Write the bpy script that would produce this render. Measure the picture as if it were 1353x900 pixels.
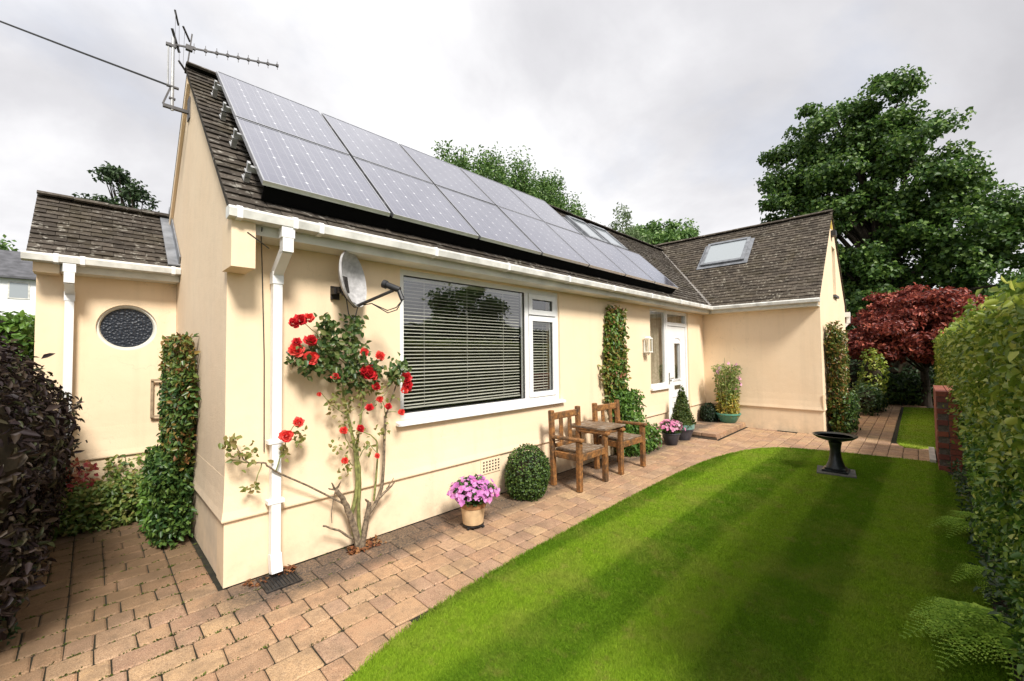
import bpy, math, random
import numpy as np
from mathutils import Vector, Matrix
R = math.radians
random.seed(7)
rng = np.random.default_rng(11)
for o in list(bpy.data.objects): bpy.data.objects.remove(o)
C = bpy.context.scene.collection
SC = bpy.context.scene

# ------------------------------------------------------------ camera
CAM = Vector((-0.6637, -3.4709, 1.6))
def make_camera():
    yaw, pitch, roll = 0.77619, 0.03274, -0.01061
    f = Vector((math.cos(yaw)*math.cos(pitch), math.sin(yaw)*math.cos(pitch), math.sin(pitch)))
    r = f.cross(Vector((0, 0, 1))).normalized(); u = r.cross(f)
    c, s = math.cos(roll), math.sin(roll)
    r2 = r*c + u*s; u2 = u*c - r*s
    cd = bpy.data.cameras.new('camera'); co = bpy.data.objects.new('camera', cd); C.objects.link(co)
    m = Matrix((r2, u2, -f)).transposed().to_4x4(); m.translation = CAM
    co.matrix_world = m
    cd.sensor_width = 36; cd.lens = 545.734*36/1353; cd.clip_start = .05; cd.clip_end = 3000
    SC.camera = co
make_camera()

# ------------------------------------------------------------ light
TO_SUN = Vector((-.28, -.80, .88)).normalized()
SUN_EL = math.asin(TO_SUN.z); SUN_ROT = math.atan2(TO_SUN.x, TO_SUN.y)
def make_light():
    w = bpy.data.worlds.new('World'); SC.world = w; w.use_nodes = True
    nt = w.node_tree; n = nt.nodes; l = nt.links; n.clear()
    out = n.new('ShaderNodeOutputWorld')
    sky = n.new('ShaderNodeTexSky'); sky.sky_type = 'NISHITA'; sky.sun_disc = False
    sky.sun_elevation = SUN_EL; sky.sun_rotation = SUN_ROT
    b1 = n.new('ShaderNodeBackground'); b1.inputs[1].default_value = .12; l.new(sky.outputs[0], b1.inputs[0])
    tc = n.new('ShaderNodeTexCoord'); sep = n.new('ShaderNodeSeparateXYZ'); l.new(tc.outputs['Generated'], sep.inputs[0])
    def math_(op, a, b=None, clamp=False):
        m = n.new('ShaderNodeMath'); m.operation = op; m.use_clamp = clamp
        for i, v in enumerate((a, b)):
            if v is None: continue
            if isinstance(v, (int, float)): m.inputs[i].default_value = v
            else: l.new(v, m.inputs[i])
        return m.outputs[0]
    z = math_('ADD', math_('MAXIMUM', sep.outputs[2], 0.0), .30)
    cb = n.new('ShaderNodeCombineXYZ')
    l.new(math_('DIVIDE', sep.outputs[0], z), cb.inputs[0]); l.new(math_('DIVIDE', sep.outputs[1], z), cb.inputs[1])
    def noise(sc, det, rough, off, dist=.0):
        mp = n.new('ShaderNodeMapping'); mp.inputs['Location'].default_value = off; l.new(cb.outputs[0], mp.inputs[0])
        t = n.new('ShaderNodeTexNoise'); t.inputs['Scale'].default_value = sc; t.inputs['Detail'].default_value = det
        t.inputs['Roughness'].default_value = rough; t.inputs['Distortion'].default_value = dist
        l.new(mp.outputs[0], t.inputs[0]); return t.outputs[0]
    def ramp(src, stops):
        rp = n.new('ShaderNodeValToRGB'); e = rp.color_ramp.elements
        while len(e) < len(stops): e.new(.5)
        for i, (p, c) in enumerate(stops): e[i].position = p; e[i].color = (*c, 1)
        l.new(src, rp.inputs[0]); return rp.outputs[0]
    cov = ramp(noise(1.1, 7, .55, (3.1, 8.2, 0), .3), [(.28, (.68,)*3), (.46, (1,)*3)])
    shade = ramp(noise(.85, 8, .55, (1.7, 4.4, 0), .25), [(.30, (.52, .515, .54)), (.43, (.66, .655, .68)), (.54, (.86, .855, .87)), (.66, (1.0, .995, 1.0))])
    b2 = n.new('ShaderNodeBackground'); b2.inputs[1].default_value = .66; l.new(shade, b2.inputs[0])
    mx = n.new('ShaderNodeMixShader'); l.new(cov, mx.inputs[0]); l.new(b1.outputs[0], mx.inputs[1]); l.new(b2.outputs[0], mx.inputs[2])
    l.new(mx.outputs[0], out.inputs[0])
    s = bpy.data.lights.new('sun', 'SUN'); s.energy = 3.0; s.angle = R(13); s.color = (1, .955, .88)
    so = bpy.data.objects.new('sun', s); C.objects.link(so)
    so.rotation_euler = (-TO_SUN).to_track_quat('-Z', 'Y').to_euler()
make_light()
SC.view_settings.view_transform = 'Standard'; SC.view_settings.look = 'None'
SC.view_settings.exposure = 0.9; SC.view_settings.gamma = 1

# ------------------------------------------------------------ materials
MATS = {}
class NT:
    def __init__(s, name):
        m = bpy.data.materials.new(name); m.use_nodes = True; s.m = m; s.t = m.node_tree; s.n = s.t.nodes; s.l = s.t.links
        s.p = s.n['Principled BSDF']; s.out = s.n['Material Output']; MATS[name] = m
    def set(s, **k):
        for a, v in k.items(): s.p.inputs[a.replace('_', ' ')].default_value = v
    def new(s, t, **k):
        x = s.n.new(t)
        for a, v in k.items(): setattr(x, a, v)
        return x
    def coord(s, kind='Object'): return s.new('ShaderNodeTexCoord').outputs[kind]
    def pos(s): return s.new('ShaderNodeNewGeometry').outputs['Position']
    def map(s, v, scale=(1, 1, 1), loc=(0, 0, 0), rot=(0, 0, 0)):
        m = s.new('ShaderNodeMapping'); s.l.new(v, m.inputs[0])
        m.inputs['Scale'].default_value = scale; m.inputs['Location'].default_value = loc; m.inputs['Rotation'].default_value = rot
        return m.outputs[0]
    def noise(s, v, sc, det=4, rough=.55, dist=0):
        t = s.new('ShaderNodeTexNoise'); s.l.new(v, t.inputs['Vector'])
        for k, q in (('Scale', sc), ('Detail', det), ('Roughness', rough), ('Distortion', dist)): t.inputs[k].default_value = q
        return t.outputs[0]
    def ramp(s, v, stops, interp='LINEAR'):
        rp = s.new('ShaderNodeValToRGB'); rp.color_ramp.interpolation = interp; e = rp.color_ramp.elements
        while len(e) < len(stops): e.new(.5)
        for i, (p, c) in enumerate(stops):
            e[i].position = p; e[i].color = (*c, 1) if isinstance(c, tuple) else (c, c, c, 1)
        s.l.new(v, rp.inputs[0]); return rp.outputs[0]
    def mix(s, f, a, b, mode='MIX'):
        m = s.new('ShaderNodeMix', data_type='RGBA', blend_type=mode)
        for k, v in ((0, f), (6, a), (7, b)):
            if isinstance(v, (int, float)): m.inputs[k].default_value = v
            elif isinstance(v, tuple): m.inputs[k].default_value = (*v, 1)
            else: s.l.new(v, m.inputs[k])
        return m.outputs[2]
    def math(s, op, a, b=None, c=None, clamp=False):
        m = s.new('ShaderNodeMath', operation=op, use_clamp=clamp)
        for i, v in enumerate((a, b, c)):
            if v is None: continue
            if isinstance(v, (int, float)): m.inputs[i].default_value = v
            else: s.l.new(v, m.inputs[i])
        return m.outputs[0]
    def col(s, v): s.l.new(v, s.p.inputs['Base Color'])
    def bump(s, v, strength=.3, dist=.01):
        b = s.new('ShaderNodeBump'); b.inputs['Strength'].default_value = strength; b.inputs['Distance'].default_value = dist
        s.l.new(v, b.inputs['Height']); s.l.new(b.outputs[0], s.p.inputs['Normal'])
    def rnd(s):
        a = s.new('ShaderNodeAttribute', attribute_name='rnd').outputs['Fac']
        o = s.new('ShaderNodeObjectInfo').outputs['Random']
        return s.math('FRACT', s.math('ADD', a, o))
    def sep(s, v):
        x = s.new('ShaderNodeSeparateXYZ'); s.l.new(v, x.inputs[0]); return x.outputs

def plain(name, c, rough=.5, metal=0, var=.06, sc=14, bump=0, spec=.5):
    t = NT(name); t.set(Roughness=rough, Metallic=metal); t.p.inputs['Specular IOR Level'].default_value = spec
    v = t.noise(t.coord(), sc, 5)
    lo = tuple(max(0, x*(1-var*2)) for x in c); hi = tuple(min(1, x*(1+var)) for x in c)
    t.col(t.ramp(v, [(.3, lo), (.7, hi)]))
    if bump: t.bump(v, bump, .004)
    return t.m

def mat_render():           # roughcast cream masonry paint with faint rain streaks and dirt
    t = NT('cream_render'); t.set(Roughness=.85); t.p.inputs['Specular IOR Level'].default_value = .25
    p = t.pos(); big = t.noise(p, .9, 5, .6); st = t.noise(t.map(p, (5, 5, .35)), 1.0, 5, .6)
    z = t.sep(p)[2]
    c = t.ramp(big, [(.3, (.82, .625, .42)), (.7, (.865, .685, .48))])
    c = t.mix(t.math('MULTIPLY', t.ramp(st, [(.54, 0.), (.74, 1.)]), .22), c, (.50, .40, .27))
    c = t.mix(t.math('MULTIPLY', t.ramp(t.noise(p, 11, 7, .7), [(.55, 0.), (.75, 1.)]), .16), c, (.55, .44, .31))
    ck = t.noise(p, 2.2, 6, .55, .4); c = t.mix(t.math('MULTIPLY', t.ramp(t.math('ABSOLUTE', t.math('SUBTRACT', ck, .5)), [(0., 1.), (.004, 0.)]), t.ramp(big, [(.5, 0.), (.6, .30)])), c, (.35, .27, .18))
    spl = t.math('MULTIPLY', t.math('SUBTRACT', 1.0, t.math('DIVIDE', z, .38), clamp=True), t.ramp(t.noise(p, 5, 6, .65), [(.40, 0.), (.68, 1.)]))
    c = t.mix(t.math('MULTIPLY', spl, .5), c, (.40, .32, .22))
    t.col(c)
    n1 = t.noise(p, 70, 4, .65); n2 = t.noise(p, 6, 3, .5)
    t.bump(t.math('ADD', t.math('MULTIPLY', n1, .5), t.math('MULTIPLY', n2, 1.4)), .22, .012)
mat_render()
def mat_gable():            # same paint, weathered greyer with streaks
    t = NT('weathered_render'); t.set(Roughness=.9); t.p.inputs['Specular IOR Level'].default_value = .2
    p = t.pos(); st = t.noise(t.map(p, (7, 7, .6)), 1.0, 6, .7, .6); big = t.noise(p, 1.3, 5, .6)
    c = t.ramp(big, [(.3, (.83, .645, .455)), (.7, (.865, .695, .505))])
    c = t.mix(t.math('MULTIPLY', t.ramp(st, [(.50, 0.), (.75, 1.)]), .10), c, (.42, .35, .26))
    c = t.mix(t.ramp(t.noise(p, 7, 6, .7), [(.45, 0.), (.75, .18)]), c, (.50, .40, .29))
    z = t.sep(p)[2]
    spl = t.math('MULTIPLY', t.math('SUBTRACT', 1.0, t.math('DIVIDE', z, 1.2), clamp=True), t.ramp(t.noise(p, 3, 6, .65), [(.35, 0.), (.65, 1.)]))
    c = t.mix(t.math('MULTIPLY', spl, .4), c, (.33, .30, .25)); t.col(c)
    t.bump(t.math('ADD', t.noise(p, 90, 4, .7), t.noise(p, 22, 3, .6)), .28, .012)
mat_gable()
plain('white_upvc', (.80, .80, .79), .28, var=.03, sc=6)
plain('gutter_upvc', (.66, .65, .60), .4, var=.16, sc=7)
plain('fascia_paint', (.70, .68, .60), .5, var=.1, sc=4)
plain('dark_seal', (.02, .02, .02), .6)
plain('lead', (.24, .25, .27), .55, .3, .2, 8, .3)
plain('valley_metal', (.22, .20, .18), .6, .1, .2, 6)
plain('chrome', (.7, .7, .7), .25, 1)
plain('galvanised', (.5, .5, .5), .45, .5, .15, 20)
plain('aerial_metal', (.09, .085, .085), .5, .4, .2, 20)
plain('black_plastic', (.018, .018, .02), .45)
plain('gap_shade_black', (.004, .004, .004), .9, spec=.1)
plain('panel_frame', (.62, .62, .64), .35, .9)
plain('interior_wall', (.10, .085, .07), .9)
plain('bark', (.16, .12, .085), .9, 0, .35, 18, .8)
plain('rose_old_wood', (.22, .165, .11), .9, 0, .35, 40, .7)
plain('rose_green_stem', (.22, .23, .07), .6, 0, .3, 30)
plain('dark_bark', (.06, .045, .032), .95, 0, .3, 15, .6)
plain('inner_twigs', (.035, .028, .018), 1, 0, .4, 9, .5, .1)
plain('terracotta_cream', (.62, .43, .24), .75, 0, .15, 10, .2)
plain('terracotta_rim', (.33, .15, .06), .7, 0, .2, 12, .2)
plain('slate_pot', (.055, .055, .07), .45, 0, .2, 8)
plain('turquoise_glaze', (.16, .30, .27), .35, 0, .15, 6)
plain('green_plastic', (.08, .26, .19), .45, 0, .1, 5)
plain('compost', (.03, .02, .013), 1, 0, .4, 40, .8)
plain('bronze', (.025, .03, .032), .32, .4, .3, 12, .2)
plain('basin_water', (.05, .09, .08), .05)
plain('stone_slab', (.13, .125, .11), .85, 0, .25, 10, .4)
plain('pale_stone', (.52, .49, .43), .8, 0, .15, 10, .2)
plain('rusty_iron', (.045, .04, .037), .6, .5, .4, 25, .4)
plain('dish_cover', (.44, .43, .43), .55, 0, .18, 22, .15)
plain('lamp_white', (.82, .80, .74), .4)
plain('slate_roof', (.09, .09, .10), .7, 0, .25, 3)
plain('white_wall', (.78, .79, .80), .8, 0, .05, 3)
plain('trellis_wood', (.36, .27, .17), .8, 0, .25, 14)
plain('cable', (.02, .02, .02), .6)
plain('letter_metal', (.25, .22, .15), .35, .8)
plain('yellow_lichen', (.62, .42, .05), .9, 0, .3, 8, .3)
plain('pole_wood', (.12, .09, .06), .9, 0, .3, 8)
plain('cream_slat', (.66, .62, .53), .5, 0, .05, 8)

def mat_tile(name, a, b, lich):
    t = NT(name); t.set(Roughness=.92); t.p.inputs['Specular IOR Level'].default_value = .2
    p = t.pos(); r = t.rnd(); n = t.noise(p, 28, 6, .65)
    c = t.mix(r, a, b); c = t.mix(t.ramp(n, [(.35, 0.), (.7, .6)]), c, tuple(x*.5 for x in a))
    l = t.math('MULTIPLY', t.ramp(t.noise(p, 16, 6, .6), [(.57, 0.), (.64, 1.)]), t.ramp(t.noise(p, 1.8, 3), [(.35, .2), (.6, 1.)]))
    c = t.mix(t.math('MULTIPLY', l, .75), c, lich)
    m = t.math('MULTIPLY', t.ramp(t.noise(p, 2.6, 5, .6), [(.52, 0.), (.7, 1.)]), .4)
    c = t.mix(m, c, (.055, .045, .018)); t.col(c)
    t.bump(t.noise(p, 120, 4, .7), .5, .004)
mat_tile('roof_concrete', (.045, .037, .030), (.105, .088, .072), (.33, .31, .27))
mat_tile('roof_brown', (.058, .047, .037), (.125, .102, .079), (.34, .31, .25))

def mat_paver():
    t = NT('paver_concrete'); t.set(Roughness=.88); t.p.inputs['Specular IOR Level'].default_value = .3
    p = t.pos(); r = t.rnd()
    c = t.ramp(r, [(0., (.35, .20, .115)), (.2, (.50, .305, .165)), (.4, (.44, .24, .14)), (.6, (.53, .345, .18)), (.8, (.44, .275, .18)), (1., (.35, .20, .125))])
    c = t.mix(t.ramp(t.noise(p, 9, 5, .6), [(.35, 0.), (.7, .5)]), c, (.44, .29, .17))
    gr = t.noise(p, 190, 3, .75); c = t.mix(t.ramp(gr, [(.36, .8), (.52, 0.)]), c, (.15, .095, .065))
    c = t.mix(t.ramp(gr, [(.54, 0.), (.70, .7)]), c, (.66, .50, .36))
    c = t.mix(t.math('MULTIPLY', t.ramp(t.noise(p, 4.2, 6, .68), [(.44, 0.), (.64, 1.)]), .5), c, (.17, .115, .075))
    c = t.mix(t.math('MULTIPLY', t.ramp(t.noise(p, 21, 6, .7), [(.52, 0.), (.66, 1.)]), .4), c, (.13, .095, .065))
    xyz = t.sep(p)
    # black algae bloom along the foot of the wall; the side passage is browned for damp plus painted shade
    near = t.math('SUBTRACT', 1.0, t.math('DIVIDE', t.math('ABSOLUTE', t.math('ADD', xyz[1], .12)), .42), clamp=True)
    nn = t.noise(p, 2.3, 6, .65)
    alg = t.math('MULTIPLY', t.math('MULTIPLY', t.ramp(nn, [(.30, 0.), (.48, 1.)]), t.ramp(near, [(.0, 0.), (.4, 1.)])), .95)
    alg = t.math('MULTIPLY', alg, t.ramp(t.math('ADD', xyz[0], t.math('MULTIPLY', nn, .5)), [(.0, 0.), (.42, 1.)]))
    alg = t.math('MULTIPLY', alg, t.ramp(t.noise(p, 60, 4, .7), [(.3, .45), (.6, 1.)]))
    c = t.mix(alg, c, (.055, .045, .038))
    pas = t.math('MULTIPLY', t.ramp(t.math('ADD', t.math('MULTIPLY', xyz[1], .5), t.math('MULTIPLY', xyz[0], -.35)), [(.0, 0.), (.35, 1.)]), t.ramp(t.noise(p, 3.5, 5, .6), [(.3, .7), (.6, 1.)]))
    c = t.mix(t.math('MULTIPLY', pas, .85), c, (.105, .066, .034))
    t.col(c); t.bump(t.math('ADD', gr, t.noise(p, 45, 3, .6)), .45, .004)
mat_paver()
def mat_brick():
    t = NT('red_brick'); t.set(Roughness=.9); p = t.pos(); r = t.rnd()
    c = t.ramp(r, [(0., (.20, .05, .03)), (.5, (.29, .085, .045)), (1., (.16, .045, .035))])
    c = t.mix(t.ramp(t.noise(p, 30, 5, .6), [(.45, 0.), (.7, .6)]), c, (.09, .04, .03)); t.col(c); t.bump(t.noise(p, 80, 4), .5, .006)
mat_brick()
def mat_soil(name, a, b, sc=25):
    t = NT(name); t.set(Roughness=1.); p = t.pos(); n = t.noise(p, sc, 7, .65); t.col(t.ramp(n, [(.3, a), (.7, b)])); t.bump(n, .9, .03)
mat_soil('soil', (.018, .012, .008), (.06, .042, .028))
mat_soil('joint_sand', (.010, .010, .005), (.035, .03, .014), 18)
mat_soil('mortar', (.09, .07, .055), (.17, .14, .11), 40)
mat_soil('rough_ground', (.035, .05, .015), (.075, .09, .03), 3)
mat_soil('hill_heath', (.10, .105, .11), (.17, .165, .155), .05)
def mat_lawn(name):
    t = NT(name); t.set(Roughness=.75); t.p.inputs['Specular IOR Level'].default_value = .15; p = t.pos()
    r = t.rnd(); x, y, z = t.sep(p)
    wob = t.math('MULTIPLY', t.math('SUBTRACT', t.noise(p, 1.2, 3), .5), .16)
    yy = t.math('ADD', t.math('ADD', y, t.math('MULTIPLY', x, .02)), wob)
    st = t.math('SINE', t.math('MULTIPLY', yy, 2*math.pi/.86)); st = t.ramp(t.math('MULTIPLY_ADD', st, .5, .5), [(.3, 0.), (.7, 1.)])
    pat = t.noise(p, 2.2, 5, .6)
    dk = t.mix(r, (.095, .195, .008), (.19, .33, .018)); lt = t.mix(r, (.16, .28, .012), (.30, .44, .028))
    c = t.mix(st, dk, lt); c = t.mix(t.ramp(pat, [(.45, 0.), (.72, .6)]), c, (.31, .33, .06))
    c = t.mix(t.ramp(t.noise(p, 5.5, 6, .7), [(.56, 0.), (.70, .55)]), c, (.34, .30, .08))
    c = t.mix(t.ramp(t.noise(p, 14, 3, .6), [(.5, 0.), (.8, .35)]), c, (.05, .09, .008))
    t.col(c)
    tr = t.new('ShaderNodeBsdfTranslucent'); t.l.new(c, tr.inputs[0]); mx = t.new('ShaderNodeMixShader'); mx.inputs[0].default_value = .3
    t.l.new(t.p.outputs[0], mx.inputs[1]); t.l.new(tr.outputs[0], mx.inputs[2]); t.l.new(mx.outputs[0], t.out.inputs[0])
mat_lawn('lawn_green')
GAIN = dict(sycamore_leaf=1.85, maple_leaf=1.9, lilac_petal=1., rose_pink_petal=1., red_petal=1., coral_petal=1., mallow_petal=1., copper_leaf=.9, leaf_litter=1., ash_leaf=1.5, fern_leaf=3.0, beech_leaf=2.1, pyracantha_leaf=1.5, cotoneaster_leaf=2.3, red_shoot_leaf=1.6, golden_beech_leaf=1.1)
def mat_leaf(name, stops, rough=.45, trans=.3, spec=.4):
    t = NT(name); t.set(Roughness=rough); t.p.inputs['Specular IOR Level'].default_value = spec
    a = t.new('ShaderNodeAttribute', attribute_name='rnd').outputs['Fac']
    stops = [tuple(min(.85, c*GAIN.get(name, 1.3)) for c in q) for q in stops]; k = len(stops)-1; c = t.ramp(a, [(i/k, s) for i, s in enumerate(stops)]); t.col(c)
    tr = t.new('ShaderNodeBsdfTranslucent'); t.l.new(t.mix(.5, c, tuple(min(1, x*1.5) for x in stops[k//2])), tr.inputs[0])
    mx = t.new('ShaderNodeMixShader'); mx.inputs[0].default_value = trans
    t.l.new(t.p.outputs[0], mx.inputs[1]); t.l.new(tr.outputs[0], mx.inputs[2]); t.l.new(mx.outputs[0], t.out.inputs[0])
mat_leaf('sycamore_leaf', [(.014, .034, .008), (.028, .062, .012), (.048, .088, .015), (.09, .14, .024)], .5)
mat_leaf('ash_leaf', [(.035, .075, .018), (.06, .12, .028), (.10, .17, .04), (.14, .21, .06)], .5)
mat_leaf('birch_leaf', [(.06, .10, .04), (.11, .16, .065), (.17, .22, .10)], .5)
mat_leaf('dark_tree_leaf', [(.012, .026, .010), (.03, .055, .02), (.05, .08, .03)], .5)
mat_leaf('maple_leaf', [(.04, .008, .007), (.10, .02, .015), (.17, .036, .024), (.29, .085, .05)], .45, .3)
mat_leaf('beech_leaf', [(.010, .030, .006), (.022, .055, .009), (.05, .10, .014), (.10, .155, .022), (.20, .24, .045)], .35, .25)
mat_leaf('golden_beech_leaf', [(.05, .10, .014), (.13, .19, .022), (.25, .30, .04), (.38, .39, .075)], .4, .3)
mat_leaf('copper_leaf', [(.014, .009, .010), (.024, .015, .016), (.040, .026, .022), (.055, .038, .022), (.035, .048, .016)], .55, .15, .25)
mat_leaf('bright_shrub_leaf', [(.035, .08, .015), (.07, .14, .022), (.12, .21, .035)], .4)
mat_leaf('pyracantha_leaf', [(.022, .045, .010), (.05, .085, .016), (.09, .11, .022), (.17, .11, .03), (.12, .05, .02)], .35, .2)
mat_leaf('laurel_leaf', [(.014, .036, .010), (.03, .068, .016), (.06, .11, .022), (.10, .15, .03)], .42, .2, .35)
mat_leaf('cotoneaster_leaf', [(.03, .05, .014), (.06, .095, .02), (.10, .13, .03), (.13, .10, .035)], .4)
mat_leaf('red_shoot_leaf', [(.16, .02, .03), (.30, .05, .06), (.22, .12, .05)], .4)
mat_leaf('box_leaf', [(.010, .028, .006), (.025, .055, .010), (.055, .10, .016), (.10, .16, .03)], .4, .2)
mat_leaf('creeper_leaf', [(.04, .075, .014), (.08, .12, .02), (.15, .17, .03), (.24, .20, .05), (.20, .06, .035)], .4)
mat_leaf('rose_leaf', [(.025, .05, .014), (.045, .085, .02), (.08, .12, .03), (.14, .15, .05)], .4)
mat_leaf('rose_young_leaf', [(.10, .13, .03), (.17, .18, .045), (.22, .16, .07)], .4)
mat_leaf('bedding_leaf', [(.03, .06, .015), (.07, .12, .03)], .4)
mat_leaf('conifer_leaf', [(.03, .06, .012), (.06, .095, .018), (.10, .12, .025)], .5)
mat_leaf('dark_box_leaf', [(.008, .018, .008), (.016, .036, .012)], .4)
mat_leaf('tall_pot_leaf', [(.06, .11, .025), (.13, .19, .045), (.24, .26, .06)], .4)
mat_leaf('yellow_stem_leaf', [(.16, .20, .03), (.32, .29, .05), (.36, .21, .05)], .4)
mat_leaf('fern_leaf', [(.05, .09, .010), (.10, .155, .018), (.16, .22, .03)], .6, .3, .2)
mat_leaf('shade_leaf', [(.012, .028, .010), (.03, .06, .02), (.06, .10, .035)], .35)
mat_leaf('lilac_petal', [(.50, .16, .46), (.62, .22, .52), (.66, .34, .62), (.55, .10, .34)], .5, .3)
mat_leaf('rose_pink_petal', [(.55, .12, .30), (.66, .25, .42), (.72, .45, .55)], .5, .3)
mat_leaf('red_petal', [(.42, .010, .018), (.60, .02, .03), (.74, .06, .06)], .45, .25)
mat_leaf('coral_petal', [(.62, .025, .03), (.80, .065, .055), (.85, .15, .11)], .45, .25)
mat_leaf('mallow_petal', [(.70, .42, .60), (.62, .20, .30)], .5, .3)
mat_leaf('moss_leaf', [(.02, .028, .008), (.045, .06, .012), (.09, .11, .02)], .8, .1, .1)
mat_leaf('leaf_litter', [(.10, .03, .012), (.20, .07, .025), (.28, .13, .045), (.12, .06, .03)], .8, .1)

def mat_wood():
    t = NT('oiled_timber'); t.set(Roughness=.62); v = t.coord('Object')
    g = t.noise(t.map(v, (22, 22, 22)), 1.4, 5, .6, .5); w = t.noise(t.pos(), 9, 6, .7)
    c = t.ramp(g, [(.3, (.12, .048, .014)), (.55, (.29, .125, .035)), (.75, (.44, .22, .07))])
    c = t.mix(t.ramp(w, [(.44, 0.), (.62, .9)]), c, (.065, .04, .022)); t.col(c); t.bump(g, .4, .004)
    t = NT('weathered_timber'); t.set(Roughness=.85); p = t.pos()
    g = t.noise(t.map(p, (30, 6, 30)), 1.2, 5, .6); w = t.noise(p, 11, 6, .65)
    c = t.ramp(g, [(.3, (.085, .055, .035)), (.7, (.23, .15, .085))])
    c = t.mix(t.ramp(w, [(.5, 0.), (.66, .7)]), c, (.30, .26, .22)); t.col(c); t.bump(g, .5, .004)
mat_wood()
def mat_glass(name, tint=(1, 1, 1), refl=.10, rough=0.0):
    t = NT(name); t.n.remove(t.p)
    ge = t.new('ShaderNodeNewGeometry'); dp = t.new('ShaderNodeVectorMath', operation='DOT_PRODUCT'); t.l.new(ge.outputs['Normal'], dp.inputs[0]); t.l.new(ge.outputs['Incoming'], dp.inputs[1])
    fz = t.math('POWER', t.math('SUBTRACT', 1.0, t.math('ABSOLUTE', dp.outputs['Value'])), 4.2)
    tr = t.new('ShaderNodeBsdfTransparent'); tr.inputs[0].default_value = (*tint, 1)
    gl = t.new('ShaderNodeBsdfGlossy'); gl.inputs['Roughness'].default_value = rough
    f = t.math('ADD', t.math('MULTIPLY', fz, .9), refl, clamp=True)
    mx = t.new('ShaderNodeMixShader'); t.l.new(f, mx.inputs[0]); t.l.new(tr.outputs[0], mx.inputs[1]); t.l.new(gl.outputs[0], mx.inputs[2]); t.l.new(mx.outputs[0], t.out.inputs[0])
    return t
mat_glass('window_glass', (.90, .93, .92), .21)
def mat_roofglass():
    t = NT('roof_window_glass'); t.set(Roughness=.08); t.p.inputs['Base Color'].default_value = (.30, .33, .35, 1); t.p.inputs['Coat Weight'].default_value = .6
    t.p.inputs['Specular IOR Level'].default_value = .8
    t = NT('obscure_glass'); t.set(Roughness=.32); t.p.inputs['Base Color'].default_value = (.015, .02, .03, 1)
    v = t.new('ShaderNodeTexVoronoi'); v.inputs['Scale'].default_value = 42; t.l.new(t.pos(), v.inputs['Vector']); t.bump(v.outputs['Distance'], .6, .012)
    t = NT('glass_pattern_sheet'); t.set(Roughness=.9); p = t.pos(); c = t.noise(t.map(p, (9, 9, 1.2)), 1.6, 5, .6)  # brown pattern painted for the textured side glass and its reflection
    d = t.noise(p, 24, 4); t.col(t.mix(t.ramp(d, [(.4, 0.), (.6, .6)]), t.ramp(c, [(.35, (.22, .17, .11)), (.65, (.58, .48, .35))]), (.22, .19, .11)))
mat_roofglass()
def mat_solar():            # cells in a 6 by 7 grid: fine fingers, pale diamonds where the cut corners meet
    t = NT('solar_cells'); t.set(Roughness=.2, Metallic=.4); t.p.inputs['Specular IOR Level'].default_value = .9
    t.p.inputs['Coat Weight'].default_value = 1.; t.p.inputs['Coat Roughness'].default_value = .05; t.p.inputs['Coat IOR'].default_value = 2.1
    x, y, z = t.sep(t.coord('Object'))
    def cell(v, size): return t.math('ABSOLUTE', t.math('SUBTRACT', t.math('FRACT', t.math('DIVIDE', v, size)), .5))
    cx = cell(x, .98/6); cy = cell(y, 1.12/7)
    dia = t.math('GREATER_THAN', t.math('ADD', cx, cy), .915)
    lin = t.math('MULTIPLY_ADD', t.math('GREATER_THAN', cx, .482), .75, t.math('MULTIPLY', t.math('GREATER_THAN', cy, .487), .3), clamp=True)
    bus = t.math('LESS_THAN', t.math('ABSOLUTE', t.math('SUBTRACT', cx, .22)), .012)
    cc = t.ramp(t.noise(t.coord(), 3, 2), [(.3, (.10, .10, .155)), (.7, (.135, .135, .19))])
    c = t.mix(t.math('MULTIPLY', bus, .35), cc, (.5, .5, .52)); c = t.mix(t.math('MULTIPLY', lin, .6), c, (.62, .62, .67)); c = t.mix(t.math('MULTIPLY', dia, .8), c, (.85, .85, .88)); t.col(c)
mat_solar()

# ------------------------------------------------------------ mesh helpers
def link(name, me, parent=None, mats=()):
    o = bpy.data.objects.new(name, me); C.objects.link(o)
    if me is not None:
        for m in mats:
            if len(me.materials) < len(mats): me.materials.append(MATS[m])
    if parent is not None: o.parent = parent
    return o
def np_mesh(name, V, faces=None, tris=None, quads=None, rnd=None):
    me = bpy.data.meshes.new(name); V = np.asarray(V, np.float32)
    me.vertices.add(len(V)); me.vertices.foreach_set('co', V.ravel())
    F = tris if tris is not None else quads; F = np.asarray(F, np.int32); k = F.shape[1]
    me.loops.add(F.size); me.loops.foreach_set('vertex_index', F.ravel())
    me.polygons.add(len(F)); me.polygons.foreach_set('loop_start', np.arange(0, F.size, k, dtype=np.int32))
    me.polygons.foreach_set('loop_total', np.full(len(F), k, np.int32))
    if rnd is not None:
        a = me.attributes.new('rnd', 'FLOAT', 'POINT'); a.data.foreach_set('value', np.asarray(rnd, np.float32))
    me.update(calc_edges=True); me.validate()
    return me
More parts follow.
